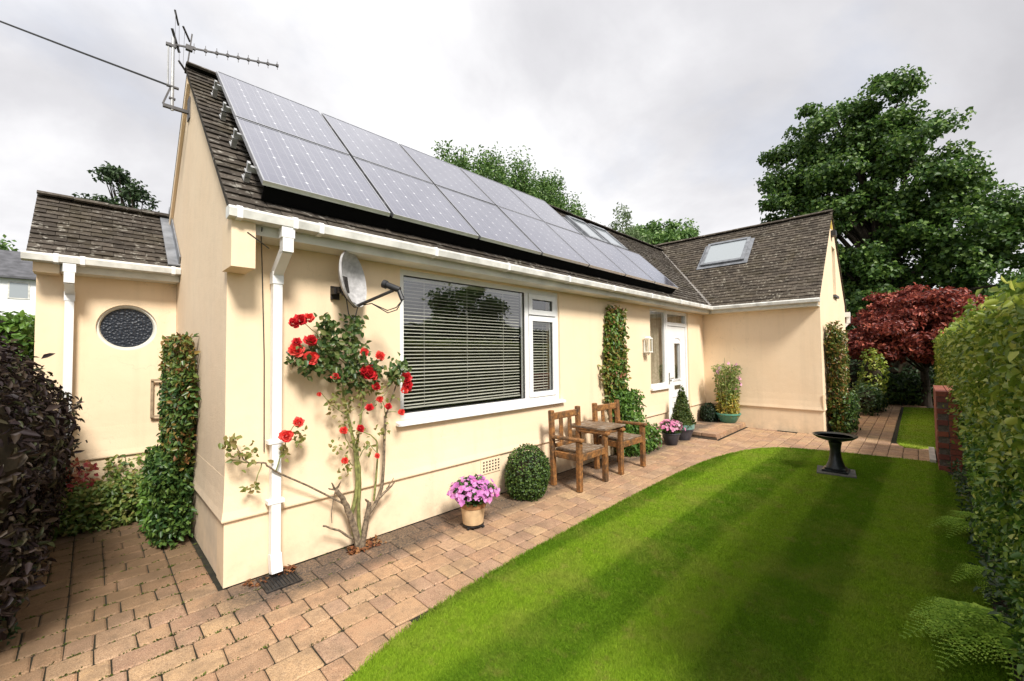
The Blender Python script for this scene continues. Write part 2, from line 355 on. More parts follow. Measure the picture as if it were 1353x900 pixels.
class MB:
    def __init__(s): s.v = []; s.f = []; s.mi = []; s.r = []; s.cur = 0; s.rv = 0.
    def add(s, vs, fs):
        b = len(s.v); s.v += [tuple(v) for v in vs]; s.r += [s.rv]*len(vs)
        for f in fs: s.f.append([b+i for i in f]); s.mi.append(s.cur)
    def box(s, a, b):
        x0, y0, z0 = a; x1, y1, z1 = b
        s.add([(x0, y0, z0), (x1, y0, z0), (x1, y1, z0), (x0, y1, z0), (x0, y0, z1), (x1, y0, z1), (x1, y1, z1), (x0, y1, z1)],
              [(0, 3, 2, 1), (4, 5, 6, 7), (0, 1, 5, 4), (1, 2, 6, 5), (2, 3, 7, 6), (3, 0, 4, 7)])
        return s
    def bar(s, p, q, w, h, up=(0, 0, 1), ch=0.):     # squared bar between two points, chamfered edges when ch > 0
        p = Vector(p); q = Vector(q); d = (q-p).normalized(); up = Vector(up)
        if abs(d.dot(up)) > .98: up = Vector((0, 1, 0))
        x = d.cross(up).normalized(); y = x.cross(d).normalized(); w /= 2; h /= 2
        if ch: pr = [(-w+ch, -h), (w-ch, -h), (w, -h+ch), (w, h-ch), (w-ch, h), (-w+ch, h), (-w, h-ch), (-w, -h+ch)]
        else: pr = [(-w, -h), (w, -h), (w, h), (-w, h)]
        k = len(pr); vs = []
        e = d*ch*.7
        for c, off, sc in ((p, 0, 1-(ch*1.6/max(w, h) if ch else 0)), (p+e, 0, 1), (q-e, 0, 1), (q, 0, 1-(ch*1.6/max(w, h) if ch else 0))) if ch else ((p, 0, 1), (q, 0, 1)):
            vs += [c + x*a*sc + y*b*sc for a, b in pr]
        n = len(vs)//k; fs = [tuple(reversed(range(k))), tuple(range((n-1)*k, n*k))]
        for r in range(n-1):
            for i in range(k): j = (i+1) % k; fs.append((r*k+i, r*k+j, (r+1)*k+j, (r+1)*k+i))
        s.add(vs, fs); return s
    def tube(s, pts, rad, n=8, cap=True):
        pts = [Vector(p) for p in pts]; m = len(pts)
        if not hasattr(rad, '__len__'): rad = [rad]*m
        vs = []; ref = None
        for i, p in enumerate(pts):
            d = (pts[min(i+1, m-1)]-pts[max(i-1, 0)]).normalized()
            if ref is None: ref = Vector((0, 0, 1)) if abs(d.z) < .9 else Vector((1, 0, 0))
            x = d.cross(ref).normalized(); ref = x.cross(d).normalized()
            for k in range(n):
                a = 2*math.pi*k/n; vs.append(p + x*math.cos(a)*rad[i] + ref*math.sin(a)*rad[i])
        fs = []
        for i in range(m-1):
            for k in range(n): j = (k+1) % n; fs.append((i*n+k, i*n+j, (i+1)*n+j, (i+1)*n+k))
        if cap: fs += [tuple(reversed(range(n))), tuple(range((m-1)*n, m*n))]
        s.add(vs, fs); return s
    def lathe(s, prof, n=24, c=(0, 0, 0), sq=None):
        vs = []
        for i, (r, z) in enumerate(prof):
            for k in range(n):
                a = 2*math.pi*k/n; vs.append((c[0]+r*math.cos(a), c[1]+r*math.sin(a), c[2]+z))
        fs = []; m = len(prof)
        for i in range(m-1):
            for k in range(n): j = (k+1) % n; fs.append((i*n+k, i*n+j, (i+1)*n+j, (i+1)*n+k))
        fs += [tuple(reversed(range(n))), tuple(range((m-1)*n, m*n))]
        s.add(vs, fs); return s
    def prism(s, poly, p0, p1, axis):                # polygon in the two other axes, extruded along axis
        k = len(poly); vs = []
        for t in (p0, p1):
            for a, b in poly: vs.append({'x': (t, a, b), 'y': (a, t, b), 'z': (a, b, t)}[axis])
        fs = [tuple(range(k)), tuple(range(2*k-1, k-1, -1))]
        for i in range(k): j = (i+1) % k; fs.append((j, i, k+i, k+j))
        s.add(vs, fs); return s
    def build(s, name, mats, parent=None, smooth=False, origin=None):
        if isinstance(mats, str): mats = [mats]
        me = bpy.data.meshes.new(name)
        vs = s.v if origin is None else [(v[0]-origin[0], v[1]-origin[1], v[2]-origin[2]) for v in s.v]
        me.from_pydata(vs, [], s.f)
        me.polygons.foreach_set('material_index', s.mi)
        a = me.attributes.new('rnd', 'FLOAT', 'POINT'); a.data.foreach_set('value', np.array(s.r, np.float32))
        import bmesh
        bm = bmesh.new(); bm.from_mesh(me); bmesh.ops.recalc_face_normals(bm, faces=bm.faces); bm.to_mesh(me); bm.free()
        if smooth:
            me.polygons.foreach_set('use_smooth', [True]*len(me.polygons)); me.set_sharp_from_angle(angle=R(40))
        o = link(name, me, parent, mats)
        if origin is not None: o.location = origin
        return o
def tag(o, label=None, cat=None, group=None, kind=None):
    for k, v in (('label', label), ('category', cat), ('group', group), ('kind', kind)):
        if v: o[k] = v
    return o
def empty(name, loc, label, cat, group=None, rz=0):
    o = bpy.data.objects.new(name, None); C.objects.link(o); o.location = loc; o.rotation_euler = (0, 0, rz); o.empty_display_size = .1
    return tag(o, label, cat, group)
def kids(o): return [c for c in bpy.data.objects if c.parent == o]
def copy_tree(o, parent=None):
    c = o.copy(); C.objects.link(c)
    if parent is not None: c.parent = parent
    for ch in kids(o): copy_tree(ch, c)
    return c
def unit(a): return a/np.maximum(np.linalg.norm(a, axis=-1, keepdims=True), 1e-9)
def leaves(name, P, N, size, mat, parent=None, aspect=.55, axis=None, ax_mix=.0, spread=.6, fold=.22, detail=1, droop=0., kind=None, rnd=None):
    """many separate leaves, each a folded blade of its own: N is the way its face looks"""
    P = np.asarray(P, float); n = len(P)
    N = unit(unit(np.broadcast_to(np.asarray(N, float), (n, 3))) + rng.normal(0, spread, (n, 3)))
    t = rng.normal(0, 1, (n, 3))
    if axis is not None: t = unit(t)*(1-ax_mix) + np.asarray(axis, float)*ax_mix
    t[:, 2] -= droop
    t = unit(t - N*(t*N).sum(1, keepdims=True)); b = np.cross(N, t)
    L = np.broadcast_to(np.asarray(size, float), (n,))*rng.uniform(.7, 1.25, n); L = L[:, None]; W = L*aspect
    up = N*L*fold
    if detail == 0:
        V = np.stack([P, P+t*L*.5+b*W*.5+up, P+t*L, P+t*L*.5-b*W*.5+up], 1).reshape(-1, 3); k = 4
        base = np.arange(n)[:, None]*4; F = np.concatenate([base+[0, 2, 1], base+[0, 3, 2]], 0)
        r = np.repeat(rng.random(n) if rnd is None else rnd, 4); me = np_mesh(name, V, tris=F, rnd=r)
    else:
        V = np.stack([P, P+t*L*.3+b*W*.48+up*.8, P+t*L*.68+b*W*.36+up*.5, P+t*L-up*.3, P+t*L*.68-b*W*.36+up*.5, P+t*L*.3-b*W*.48+up*.8], 1).reshape(-1, 3)
        base = np.arange(n)[:, None]*6; F = np.concatenate([base+[0, 3, 2, 1], base+[0, 5, 4, 3]], 0)
        r = np.repeat(rng.random(n) if rnd is None else rnd, 6); me = np_mesh(name, V, quads=F, rnd=r)
    o = link(name, me, parent, [mat])
    if kind: o['kind'] = kind
    return o
def blob_points(lobes, n, shell=.5):
    """points spread through ellipsoid lobes (centre, radii), thicker towards the outside; returns points and outward normals"""
    vol = np.array([l[1][0]*l[1][1]*l[1][2] for l in lobes])**.67; idx = rng.choice(len(lobes), n, p=vol/vol.sum())
    c = np.array([l[0] for l in lobes])[idx]; r = np.array([l[1] for l in lobes])[idx]
    d = unit(rng.normal(0, 1, (n, 3))); rad = (shell + (1-shell)*rng.random(n)**.6)[:, None]
    return c + d*r*rad, unit(d/r)
def lumpy(P, amp, sc):
    ph = rng.uniform(0, 6.28, (6, 3)); k = rng.normal(0, sc, (6, 3)); v = 0
    for i in range(6): v = v + np.sin((P*k[i]).sum(-1) + ph[i, 0])
    return v/6*amp

# ------------------------------------------------------------ ground
LAWN = [(-3.2, -2.9), (-1.6, -2.3), (-.6, -1.82), (-.1, -1.6), (.26, -1.42), (.6, -1.31), (.93, -1.25), (1.4, -1.205), (1.84, -1.19), (2.7, -1.175), (3.63, -1.17), (4.6, -1.18), (5.4, -1.21), (5.9, -1.26),
        (6.3, -1.34), (6.7, -1.45), (7.0, -1.58), (7.25, -1.76), (7.4, -1.98), (7.5, -2.4), (7.6, -3.0), (7.67, -3.66), (7.2, -3.68), (6.6, -3.82), (5, -3.80), (4, -3.76), (2.8, -3.74), (1.5, -3.8), (-3.2, -3.9)]
SMALL = [(8.95, -3.62), (8.72, -3.45), (8.72, -3.3), (8.85, -3.2), (9.2, -3.16), (11, -3.15), (15.3, -3.15), (15.4, -3.9), (8.95, -3.9)]
def inside(poly, X, Y):
    X = np.asarray(X); Y = np.asarray(Y); r = np.zeros(X.shape, bool); n = len(poly)
    for i in range(n):
        x0, y0 = poly[i]; x1, y1 = poly[(i+1) % n]
        c = ((y0 > Y) != (y1 > Y)) & (X < (x1-x0)*(Y-y0)/((y1-y0) or 1e-9)+x0); r ^= c
    return r
g = MB(); g.add([(-700, -700, -.06), (700, -700, -.06), (700, 700, -.06), (-700, 700, -.06)], [(0, 1, 2, 3)])
tag(g.build('ground', 'rough_ground'), kind='structure')
g = MB(); g.box((-1.35, -3.9, -.05), (17.5, 2.6, -.0115)); patio = tag(g.build('patio', 'joint_sand'), kind='structure')
g = MB(); g.box((-4, -.9, -.05), (-.97, 4.2, -.006)); tag(g.build('soil_bed', 'soil'), kind='structure')
g = MB(); g.box((-3, -5.2, -.05), (7.3, -3.70, .004)); tag(g.build('soil_bed', 'soil'), kind='structure')
g = MB(); g.prism(LAWN, -.03, .004, 'z'); lawn = tag(g.build('lawn', 'lawn_green'), kind='structure')
g = MB(); g.prism(SMALL, -.03, .006, 'z'); tag(g.build('lawn', 'lawn_green'), kind='structure')

def make_grass():
    Ps = []; W = []; H = []
    for poly, N in ((LAWN, 2200000), (SMALL, 90000)):
        a = np.array(poly); lo = a.min(0); hi = a.max(0); lo = np.maximum(lo, [-1.2, -4]); p = rng.uniform(lo, hi, (N, 2)); p = p[inside(poly, p[:, 0], p[:, 1])]
        d = np.hypot(p[:, 0]-CAM.x, p[:, 1]-CAM.y); keep = rng.random(len(p)) < np.clip((2.3/d)**1.15, .05, 1); vis = (p[:, 0]-CAM.x)*.714+(p[:, 1]-CAM.y)*.70 > .6
        k = keep & vis; Ps.append(p[k]); s = np.clip(d[k]/2.2, 1, 3.2); W.append(.0019*s); H.append(.0125*(1+.12*(s-1)))
    # tufts lapping over the edge of the paving
    e = []
    for (x0, y0), (x1, y1) in zip(LAWN[2:21], LAWN[3:22]):
        m = int(900*math.hypot(x1-x0, y1-y0)); t = rng.random(m); nx, ny = y1-y0, -(x1-x0); L = math.hypot(nx, ny)
        o = rng.normal(0, .012, m); e.append(np.stack([x0+(x1-x0)*t+nx/L*o, y0+(y1-y0)*t+ny/L*o], 1))
    e = np.concatenate(e); Ps.append(e); d = np.hypot(e[:, 0]-CAM.x, e[:, 1]-CAM.y); s = np.clip(d/2.2, 1, 3); W.append(.0026*s); H.append(.020*(1+.1*(s-1)))
    P = np.concatenate(Ps); n = len(P); W = np.concatenate(W)*rng.uniform(.6, 1.3, n); H = np.concatenate(H)*rng.uniform(.55, 1.3, n)
    st = np.sign(np.sin((P[:, 1]+.02*P[:, 0])*2*math.pi/.86)); a = rng.uniform(0, 2*math.pi, n)
    base = np.stack([P[:, 0], P[:, 1], np.full(n, .003)], 1); sd = np.stack([np.cos(a), np.sin(a), np.zeros(n)], 1)*W[:, None]
    lean = np.stack([rng.normal(0, .5, n)+.2*st, rng.normal(0, .45, n), np.ones(n)], 1)
    V = np.stack([base-sd, base+sd, base+lean*H[:, None]], 1).reshape(-1, 3); F = np.arange(3*n).reshape(-1, 3)
    o = link('grass', np_mesh('grass', V, tris=F, rnd=np.repeat(rng.random(n), 3)), None, ['lawn_green']); tag(o, 'short striped mown grass of the lawn', 'grass', kind='stuff')
make_grass()

# ------------------------------------------------------------ paving
def paver_shape(lx, ly, rs, h=.05):
    c = .010; k = []
    def j(a): return rs.uniform(-a, a)
    x, y = lx/2, ly/2
    o = [(-x+c, -y), (x-c, -y), (x, -y+c), (x, y-c), (x-c, y), (-x+c, y), (-x, y-c), (-x, -y+c)]
    o = [(a+j(.0025), b+j(.0025)) for a, b in o]
    vs = [(a, b, -h) for a, b in o] + [(a, b, -.006) for a, b in o] + [(a*(1-.009/x), b*(1-.009/y), 0) for a, b in o]
    fs = [tuple(range(16, 24))]
    for r in range(2):
        for i in range(8): q = (i+1) % 8; fs.append((r*8+i, r*8+q, r*8+8+q, r*8+8+i))
    return vs, fs
def make_paving():
    rs = random.Random(3); LN = (.12, .175, .235); items = []
    def row(y0, y1, x0, x1, test):
        x = x0
        while x < x1-.03:
            w = rs.choice((.12, .175, .175, .235, .235)); 
            if x1-(x+w) < .10: w = x1-x
            if test(x+w/2, (y0+y1)/2): items.append((x+w/2, (y0+y1)/2, w-.0065, (y1-y0)-.0065, rs.random()))
            x += w
    GR = (.17, .43, -.33, -.02)      # drain grate; rose pit
    def free(x, y):
        if inside(LAWN, np.array([x]), np.array([y]))[0] or inside(SMALL, np.array([x]), np.array([y]))[0]: return False
        if .83 < x < 1.12 and y > -.18: return False
        if 7.3 < x and y > -.82 and x < 9.1: return False
        if x > 9.09 and y > -2.16: return False
        if x < -1.33 or y < -3.66: return False
        if y < -3.0 and 7 < x < 7.62: return False
        return True
    y = 0.; rows = []
    for j in range(22):
        h = .17 if j != 6 else .2; rows.append((y-h, y)); y -= h
    for j, (a, b) in enumerate(rows):
        xs_ = -.215+rs.uniform(-.1, .1)
        for s0, s1 in ((-1.33, xs_), (xs_, 7.3), (7.3, 16.6)) if j > 0 else ((-1.33, -.745), (-.745, -.215), (-.215, 7.3), (7.3, 9.09)):
            row(a, b, s0, s1, free)
    y = 0.
    while y < 2.5:
        for s0, s1 in ((-1.33, -.745), (-.745, -.215), (-.215, -.025)): row(y, y+.17, s0, s1, lambda a, b: True)
        y += .17
    variants = {}
    def mesh_for(w, h):
        k = (min(LN, key=lambda l: abs(l-w)), .163 if h < .18 else .193, rs.randrange(4))
        if k not in variants:
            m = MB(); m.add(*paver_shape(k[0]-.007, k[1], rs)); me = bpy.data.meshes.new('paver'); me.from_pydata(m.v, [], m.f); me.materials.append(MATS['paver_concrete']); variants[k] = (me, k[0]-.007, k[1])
        return variants[k]
    def score(it):
        dx, dy = it[0]-CAM.x, it[1]-CAM.y; f = dx*.714+dy*.70; r = dx*.70-dy*.714
        d = math.hypot(dx, dy); vis = f > .5 and abs(r/f) < 1.28 and 1.6/f < .86
        return d if vis and not (it[0] < -.95) else d+100
    items.sort(key=score); rest = MB()
    for i, (x, y, w, h, rv) in enumerate(items):
        dz = rs.uniform(-.0025, .0005); tx, ty, tz = (rs.uniform(-.0045, .0045) for _ in range(3))
        if i < 300:
            me, mw, mh = mesh_for(w, h); o = link('paver', me, patio); o.location = (x, y, dz); o.scale = (w/mw, h/mh, 1); o.rotation_euler = (tx, ty, tz)
        else:
            vs, fs = paver_shape(w, h, rs); rest.rv = rv; rest.add([(x+a, y+b, c+dz+a*ty*.6+b*tx*.6) for a, b, c in vs], fs)
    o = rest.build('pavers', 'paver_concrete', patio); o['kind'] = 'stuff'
make_paving()

def joint_moss():
    P = []
    for k in range(900):
        x = rng.uniform(-.95, 1.0); y = .17*rng.integers(-6, 12)
        if (x > -.02 and y > 0) or inside(LAWN, np.array([x]), np.array([y]))[0]: continue
        if rng.random() > (.9 if x < .1 else .35): continue
        P.append((x, y+rng.normal(0, .003), -.004))
    P = np.repeat(np.array(P), 7, 0); P = P+rng.normal(0, 1, P.shape)*[.012, .004, .002]; leaves_ = dict(aspect=.5)
    o = leaves('moss', P, [0, 0, 1], .011, 'moss_leaf', None, .7, spread=.8, detail=0); tag(o, 'moss and tiny weeds in the paving joints by the near corner', 'moss', kind='stuff')
joint_moss()

# ------------------------------------------------------------ bungalow
HL, HW, ZP = 9.09, 2.16, .46           # long wall, projection of the right wing, plinth height
YE, ZE, TP = -.26, 2.60, .98           # eave line and pitch of the main roof
YR = 1.72; ZR = ZE+TP*(YR-YE); ANG = math.atan(TP)
XE, XR = HL-.26, 10.97; TPW = 1.0; ZRW = ZE+TPW*(XR-XE); ANGW = math.atan(TPW)
house = empty('bungalow', (0, 0, 0), 'cream rendered bungalow with brown tiled roofs, white gutters and white framed windows', 'house')
def zroof(y): return ZE+TP*(y-YE) if y < YR else ZR-TP*(y-YR)
def holes_wall(x0, x1, z0, z1, holes):  # rectangles left after cutting openings, as (xa, xb, za, zb)
    xs = sorted({x0, x1, *[h[0] for h in holes], *[h[1] for h in holes]}); out = []
    for a, b in zip(xs, xs[1:]):
        hs = sorted((h[2], h[3]) for h in holes if h[0] <= a and h[1] >= b); z = z0
        for lo, hi in hs:
            if lo > z: out.append((a, b, z, lo))
            z = hi
        if z < z1: out.append((a, b, z, z1))
    return out
WIN = (1.37, 3.80, .99, 2.425); SIDE = (6.47, 7.20, .97, 2.425); DOOR = (7.20, 8.22, .10, 2.425)
m = MB()
for a, b, c, d in holes_wall(.24, HL, ZP, 2.70, [WIN, SIDE, (DOOR[0], DOOR[1], ZP, DOOR[3])]): m.box((a, 0, c), (b, .24, d))
m.box((.0, 0, ZP), (.24, .004, 2.74))
m.build('front_wall', 'cream_render', house)
m = MB(); m.box((.0, .006, 0), (7.20, .22, ZP)); m.box((8.22, .006, 0), (HL, .22, ZP)); m.box((7.2, .006, 0), (8.22, .22, .10))
m.build('plinth', 'cream_render', house)
bell = [(0.0, ZP+.30), (-.003, ZP+.17), (-.010, ZP+.06), (-.018, ZP+.004), (-.016, ZP-.006), (.004, ZP-.006), (.004, ZP+.30)]
m = MB(); m.prism([(a-.001, b) for a, b in bell], 0, 7.16, 'x')
for i_, (a, b) in enumerate(bell): m.v[i_] = (a-.001, a-.001, b)
m.prism([(a-.001, b) for a, b in bell], 8.26, HL, 'x'); m.build('drip_band', 'cream_render', house)
# gable end
m = MB(); m.prism([(.0042, ZP), (3.30, ZP), (3.30, zroof(3.3)-.05), (YR, ZR-.05), (.0042, zroof(0)-.05)], 0, .24, 'x'); m.build('gable_wall', 'weathered_render', house)
m = MB(); m.box((.006, .22, 0), (.2, 3.3, ZP)); m.build('plinth', 'weathered_render', house)
m = MB(); m.prism([(a-.001, b) for a, b in bell], .0, 2.45, 'y')
for i_, (a, b) in enumerate(bell): m.v[i_] = (a-.001, a-.001, b)
m.build('drip_band', 'weathered_render', house)
# barge soffit under the verge on the gable
m = MB()
for s in (1, -1):
    y0, y1 = (YE+.02, YR) if s == 1 else (3.3, YR)
    if s == -1: m.prism([(y0, zroof(y0)-.055), (y1, ZR-.055), (y1, ZR-.17), (y0, zroof(y0)-.17)], -.028, .0-.002, 'x')
    else: vg = MB(); vg.prism([(y0, zroof(y0)-.035), (y1, ZR-.035), (y1, ZR-.075), (y0, zroof(y0)-.075)], -.036, -.002, 'x'); vg.build('verge', 'roof_concrete', house)
m.build('barge_board', 'cream_render', house)
m = MB(); m.box((-.03, -.27, 2.20), (.11, -.002, 2.52)); m.build('eaves_corbel', 'cream_render', house)
# right wing
m = MB()
m.box((HL, -HW+.24, ZP), (HL+.24, -.0, 2.70)); m.build('wing_side_wall', 'cream_render', house)
XF = 12.9
GW = (10.93, 11.42, 2.85, 3.95)
zw = lambda x: ZE+TPW*(x-XE) if x < XR else ZRW-TPW*(x-XR)
m = MB()
m.prism([(HL, ZP), (XF, ZP), (XF, zw(XF)-.05), (XF-.0, zw(XF)-.05), (GW[1], GW[2]), (GW[0], GW[2]), (HL, zw(HL)-.05)], -HW, -HW+.24, 'y')
m.prism([(HL, zw(HL)-.05), (GW[0], GW[2]), (GW[0], zw(GW[0])-.05)], -HW, -HW+.24, 'y')
m.prism([(XF, zw(XF)-.05), (GW[1], zw(GW[1])-.05), (GW[1], GW[2])], -HW, -HW+.24, 'y')
m.prism([(GW[0], GW[3]), (GW[1], GW[3]), (GW[1], zw(GW[1])-.05), (XR, ZRW-.05), (GW[0], zw(GW[0])-.05)], -HW, -HW+.24, 'y')
m.build('wing_gable_wall', 'cream_render', house)
m = MB(); m.box((HL+.006, -HW+.006, 0), (XF-.006, -HW+.2, ZP)); m.box((HL+.006, -HW+.2, 0), (HL+.2, -.0, ZP)); m.build('plinth', 'cream_render', house)
m = MB(); m.prism([(HL+a-.001, b) for a, b in bell], -HW-.02, -.024, 'y'); m.prism([(-HW+a-.001, b) for a, b in bell], HL-.02, XF, 'x'); m.build('drip_band', 'cream_render', house)
m = MB(); m.box((XF-.24, -HW+.24, 0), (XF, 3.4, 2.7)); m.box((HL+.24, 3.2, 0), (XF-.24, 3.4, 2.7)); m.build('wing_far_wall', 'cream_render', house)
m = MB(); m.box((.24, 3.3, 0), (HL, 3.5, 2.7)); m.build('rear_wall', 'cream_render', house)
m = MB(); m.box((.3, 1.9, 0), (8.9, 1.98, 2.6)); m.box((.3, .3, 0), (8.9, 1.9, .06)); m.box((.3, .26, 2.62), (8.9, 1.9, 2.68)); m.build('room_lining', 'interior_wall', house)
wf = MB()
wf.box((GW[0], -HW+.10, GW[2]), (GW[0]+.06, -HW+.16, GW[3])); wf.box((GW[1]-.06, -HW+.10, GW[2]), (GW[1], -HW+.16, GW[3]))
wf.box((GW[0]+.06, -HW+.10, GW[3]-.06), (GW[1]-.06, -HW+.16, GW[3])); wf.box((GW[0]+.06, -HW+.10, GW[2]), (GW[1]-.06, -HW+.16, GW[2]+.06))
gwin = wf.build('window', 'white_upvc', house); gwin['label'] = 'tall narrow window high in the far gable'
m = MB(); m.box((GW[0]+.06, -HW+.125, GW[2]+.06), (GW[1]-.06, -HW+.135, GW[3]-.06)); m.build('pane', 'roof_window_glass', gwin)
m = MB(); m.box((GW[0]-.04, -HW-.05, GW[2]-.05), (GW[1]+.04, -HW+.1, GW[2]-.002)); m.build('sill', 'slate_roof', gwin)
m = MB(); m.prism([(XR-.22, ZRW-.42), (XR+.2, ZRW-.38), (XR+.02, ZRW-.14)], -HW-.006, -HW-.001, 'y'); m.build('lichen_patch', 'yellow_lichen', house)
m = MB(); m.box((XR-.12, -HW-.09, ZRW-.58), (XR+.08, -HW-.001, ZRW-.46)); m.build('alarm_box', 'black_plastic', house)
# left wing with the porthole
WY, WX0 = 2.45, -1.04
WYE, WZE, WYR, WTP = 2.22, 2.575, 3.12, .86; WZR = WZE+WTP*(WYR-WYE); WANG = math.atan(WTP)
PC, PR = (-.40, 1.92), .24
m = MB()
ring = [(PC[0]+PR*.992*math.cos(2*math.pi*i/40), PC[1]+PR*.992*math.sin(2*math.pi*i/40)) for i in range(40)]
def rectpt(a):
    c, s = math.cos(a), math.sin(a); k = min(.30/abs(c) if abs(c) > 1e-6 else 9, .30/abs(s) if abs(s) > 1e-6 else 9); return (PC[0]+c*k, PC[1]+s*k)
sq = [rectpt(2*math.pi*i/40) for i in range(40)]
vs = [(x, WY, z) for x, z in ring]+[(x, WY, z) for x, z in sq]+[(x, WY+.10, z) for x, z in ring]
fs = []
for i in range(40): j = (i+1) % 40; fs += [(i, 40+i, 40+j, j), (i, j, 80+j, 80+i)]
m.add(vs, fs)
for a, b, c, d in holes_wall(WX0, -.002, .60, 2.62, [(PC[0]-.30, PC[0]+.30, PC[1]-.30, PC[1]+.30)]): m.add([(a, WY, c), (b, WY, c), (b, WY, d), (a, WY, d)], [(0, 1, 2, 3)])
m.box((WX0, WY+.002, .6), (WX0+.2, 4.0, 2.6)); m.box((WX0+.2, 3.8, 0), (0, 4.0, 2.6))
m.prism([(WY+.003, 2.6), (3.99, 2.6), (WYR, WZR-.05)], WX0, WX0+.2, 'x')
m.build('side_wing_wall', 'cream_render', house)
m = MB(); m.box((WX0+.006, WY+.006, 0), (-.024, WY+.2, .6)); m.box((WX0+.006, WY+.2, 0), (WX0+.2, 4, .6)); m.build('plinth', 'cream_render', house)
m = MB(); m.prism([(WY+a-.001, b+.14) for a, b in bell], WX0-.02, -.026, 'x'); m.build('drip_band', 'cream_render', house)
pf = MB()
prof = [(PR+.0, WY+.025), (PR+.0, WY+.08), (PR-.034, WY+.08), (PR-.034, WY+.045), (PR-.022, WY+.025)]
vs = []; fs = []
for i in range(40):
    a = 2*math.pi*i/40
    for r, y in prof: vs.append((PC[0]+r*math.cos(a), y, PC[1]+r*math.sin(a)))
for i in range(40):
    for k in range(5): j = (i+1) % 40; q = (k+1) % 5; fs.append((i*5+k, i*5+q, j*5+q, j*5+k))
pf.add(vs, fs); pw = pf.build('porthole_window', 'fascia_paint', house, True)
m = MB(); m.add([(PC[0]+(PR-.03)*math.cos(2*math.pi*i/40), WY+.06, PC[1]+(PR-.03)*math.sin(2*math.pi*i/40)) for i in range(40)], [tuple(range(40))]); m.build('pane', 'obscure_glass', pw)
m = MB(); m.box((PC[0]-.3, WY+.12, PC[1]-.3), (PC[0]+.3, WY+.16, PC[1]+.3)); m.build('backing', 'dark_seal', pw)

# roofs: decks, courses of tiles, ridge
def tile_shape(w, L, rs, th=.017):
    j = lambda a: rs.uniform(-a, a)
    lo = .019+j(.003); vs = [(0, 0+j(.004), lo-th), (w, 0+j(.004), lo-th), (w, L, -.004), (0, L, -.004), (0, 0+j(.004), lo), (w/2, -.003+j(.004), lo+.003), (w, 0+j(.004), lo), (w, L, .002), (0, L, .002)]
    return vs, [(4, 5, 7, 8), (5, 6, 7), (0, 1, 6, 5, 4), (1, 2, 7, 6), (3, 0, 4, 8)]
def tiled(roof, origin, u, s, n, wid, length, gauge, keep, single, mat, tw=.163):
    """courses of overlapping tiles over a slope: near ones single objects, the rest joined"""
    rs = random.Random(5); rot = Matrix((u, s, n)).transposed(); eu = rot.to_euler(); O = Vector(origin)
    var = []
    for k in range(5):
        m = MB(); m.add(*tile_shape(tw-.004, gauge+.028, rs)); me = bpy.data.meshes.new('roof_tile'); me.from_pydata(m.v, [], m.f); me.materials.append(MATS[mat]); var.append(me)
    rest = MB(); cnt = 0; r = 0
    while r*gauge < length-.03:
        x = -(tw/2 if r % 2 else 0)
        while x < wid-.02:
            a = max(x, 0); b = min(x+tw, wid)
            if b-a > .03:
                c = O + u*((a+b)/2) + s*(r*gauge+.05)
                if keep(c):
                    nz = rs.uniform(-.002, .003)
                    if single(c, r, a) and b-a > .07:
                        o = link('roof_tile', rs.choice(var), roof); o.location = O+u*a+s*(r*gauge)+n*nz; o.rotation_euler = eu; o.scale = ((b-a)/tw, 1, 1); cnt += 1
                    else:
                        vs, fs = tile_shape(b-a-.004, gauge+.028, rs); rest.rv = rs.random()
                        rest.add([O+u*(a+p)+s*(r*gauge+q)+n*(t+nz) for p, q, t in vs], fs)
            x += tw
        r += 1
    if rest.v: o = rest.build('tiles', mat, roof); o['kind'] = 'stuff'
    return cnt
m = MB(); e = -.016
def up(p, d=-.006): return (p[0], p[1]+d)
XL = -.04
m.prism([(YE, ZE-.02), (YR, ZR-.02), (3.5, zroof(3.5)-.02), (3.5, zroof(3.5)-.05), (YR, ZR-.05), (YE, ZE-.05)], XL+.01, XE, 'x')
m.prism([(YE, ZE-.02), (YR, ZR-.02), (YR, ZR-.05), (YE, ZE-.05)], XE, XE+.6, 'x') if False else None
vs = [(XE, YE, ZE-.02), (XE+YR-YE, YR, ZR-.02), (XE, YR, ZR-.02)]; m.add(vs, [(0, 1, 2)])
vs = [(XE, YR, ZR-.02), (XE+2.2, YR, ZR-.02), (XE+2.2, 3.5, zroof(3.5)-.02), (XE, 3.5, zroof(3.5)-.02)]; m.add(vs, [(0, 1, 2, 3)])
roof = m.build('roof', 'roof_concrete', house)
cs, sn = math.cos(ANG), math.sin(ANG)
def behind_wing(c): return (c.x > XE and zw(c.x) > zroof(c.y)+.01)
n1 = tiled(roof, (XL, YE, ZE-.018), Vector((1, 0, 0)), Vector((0, cs, sn)), Vector((0, -sn, cs)), XE+2.2-XL, (YR-YE)/cs, .1, lambda c: not behind_wing(c) and c.x < XE+(c.y-YE)+.05,
           lambda c, r, a: c.x < .34 or (r < 3 and c.x < 4.4), 'roof_concrete')
m = MB()
m.prism([(XE, ZE-.02), (XR, ZRW-.02), (XF+.2, zw(XF+.2)-.02), (XF+.2, zw(XF+.2)-.05), (XR, ZRW-.05), (XE, ZE-.05)], -HW-.03, -.24, 'y')
m.add([(XE, -.24, ZE-.02), (XR, -.24, ZRW-.02), (XR, 3.5, ZRW-.02), (XE+1.98, YR+.0, ZR-.03)], [(0, 1, 2, 3)])
m.add([(XR, -.24, ZRW-.021), (XF+.2, -.24, zw(XF+.2)-.021), (XF+.2, 3.5, zw(XF+.2)-.021), (XR, 3.5, ZRW-.021)], [(0, 1, 2, 3)])
wroof = m.build('roof', 'roof_brown', house)
cw, sw = math.cos(ANGW), math.sin(ANGW)
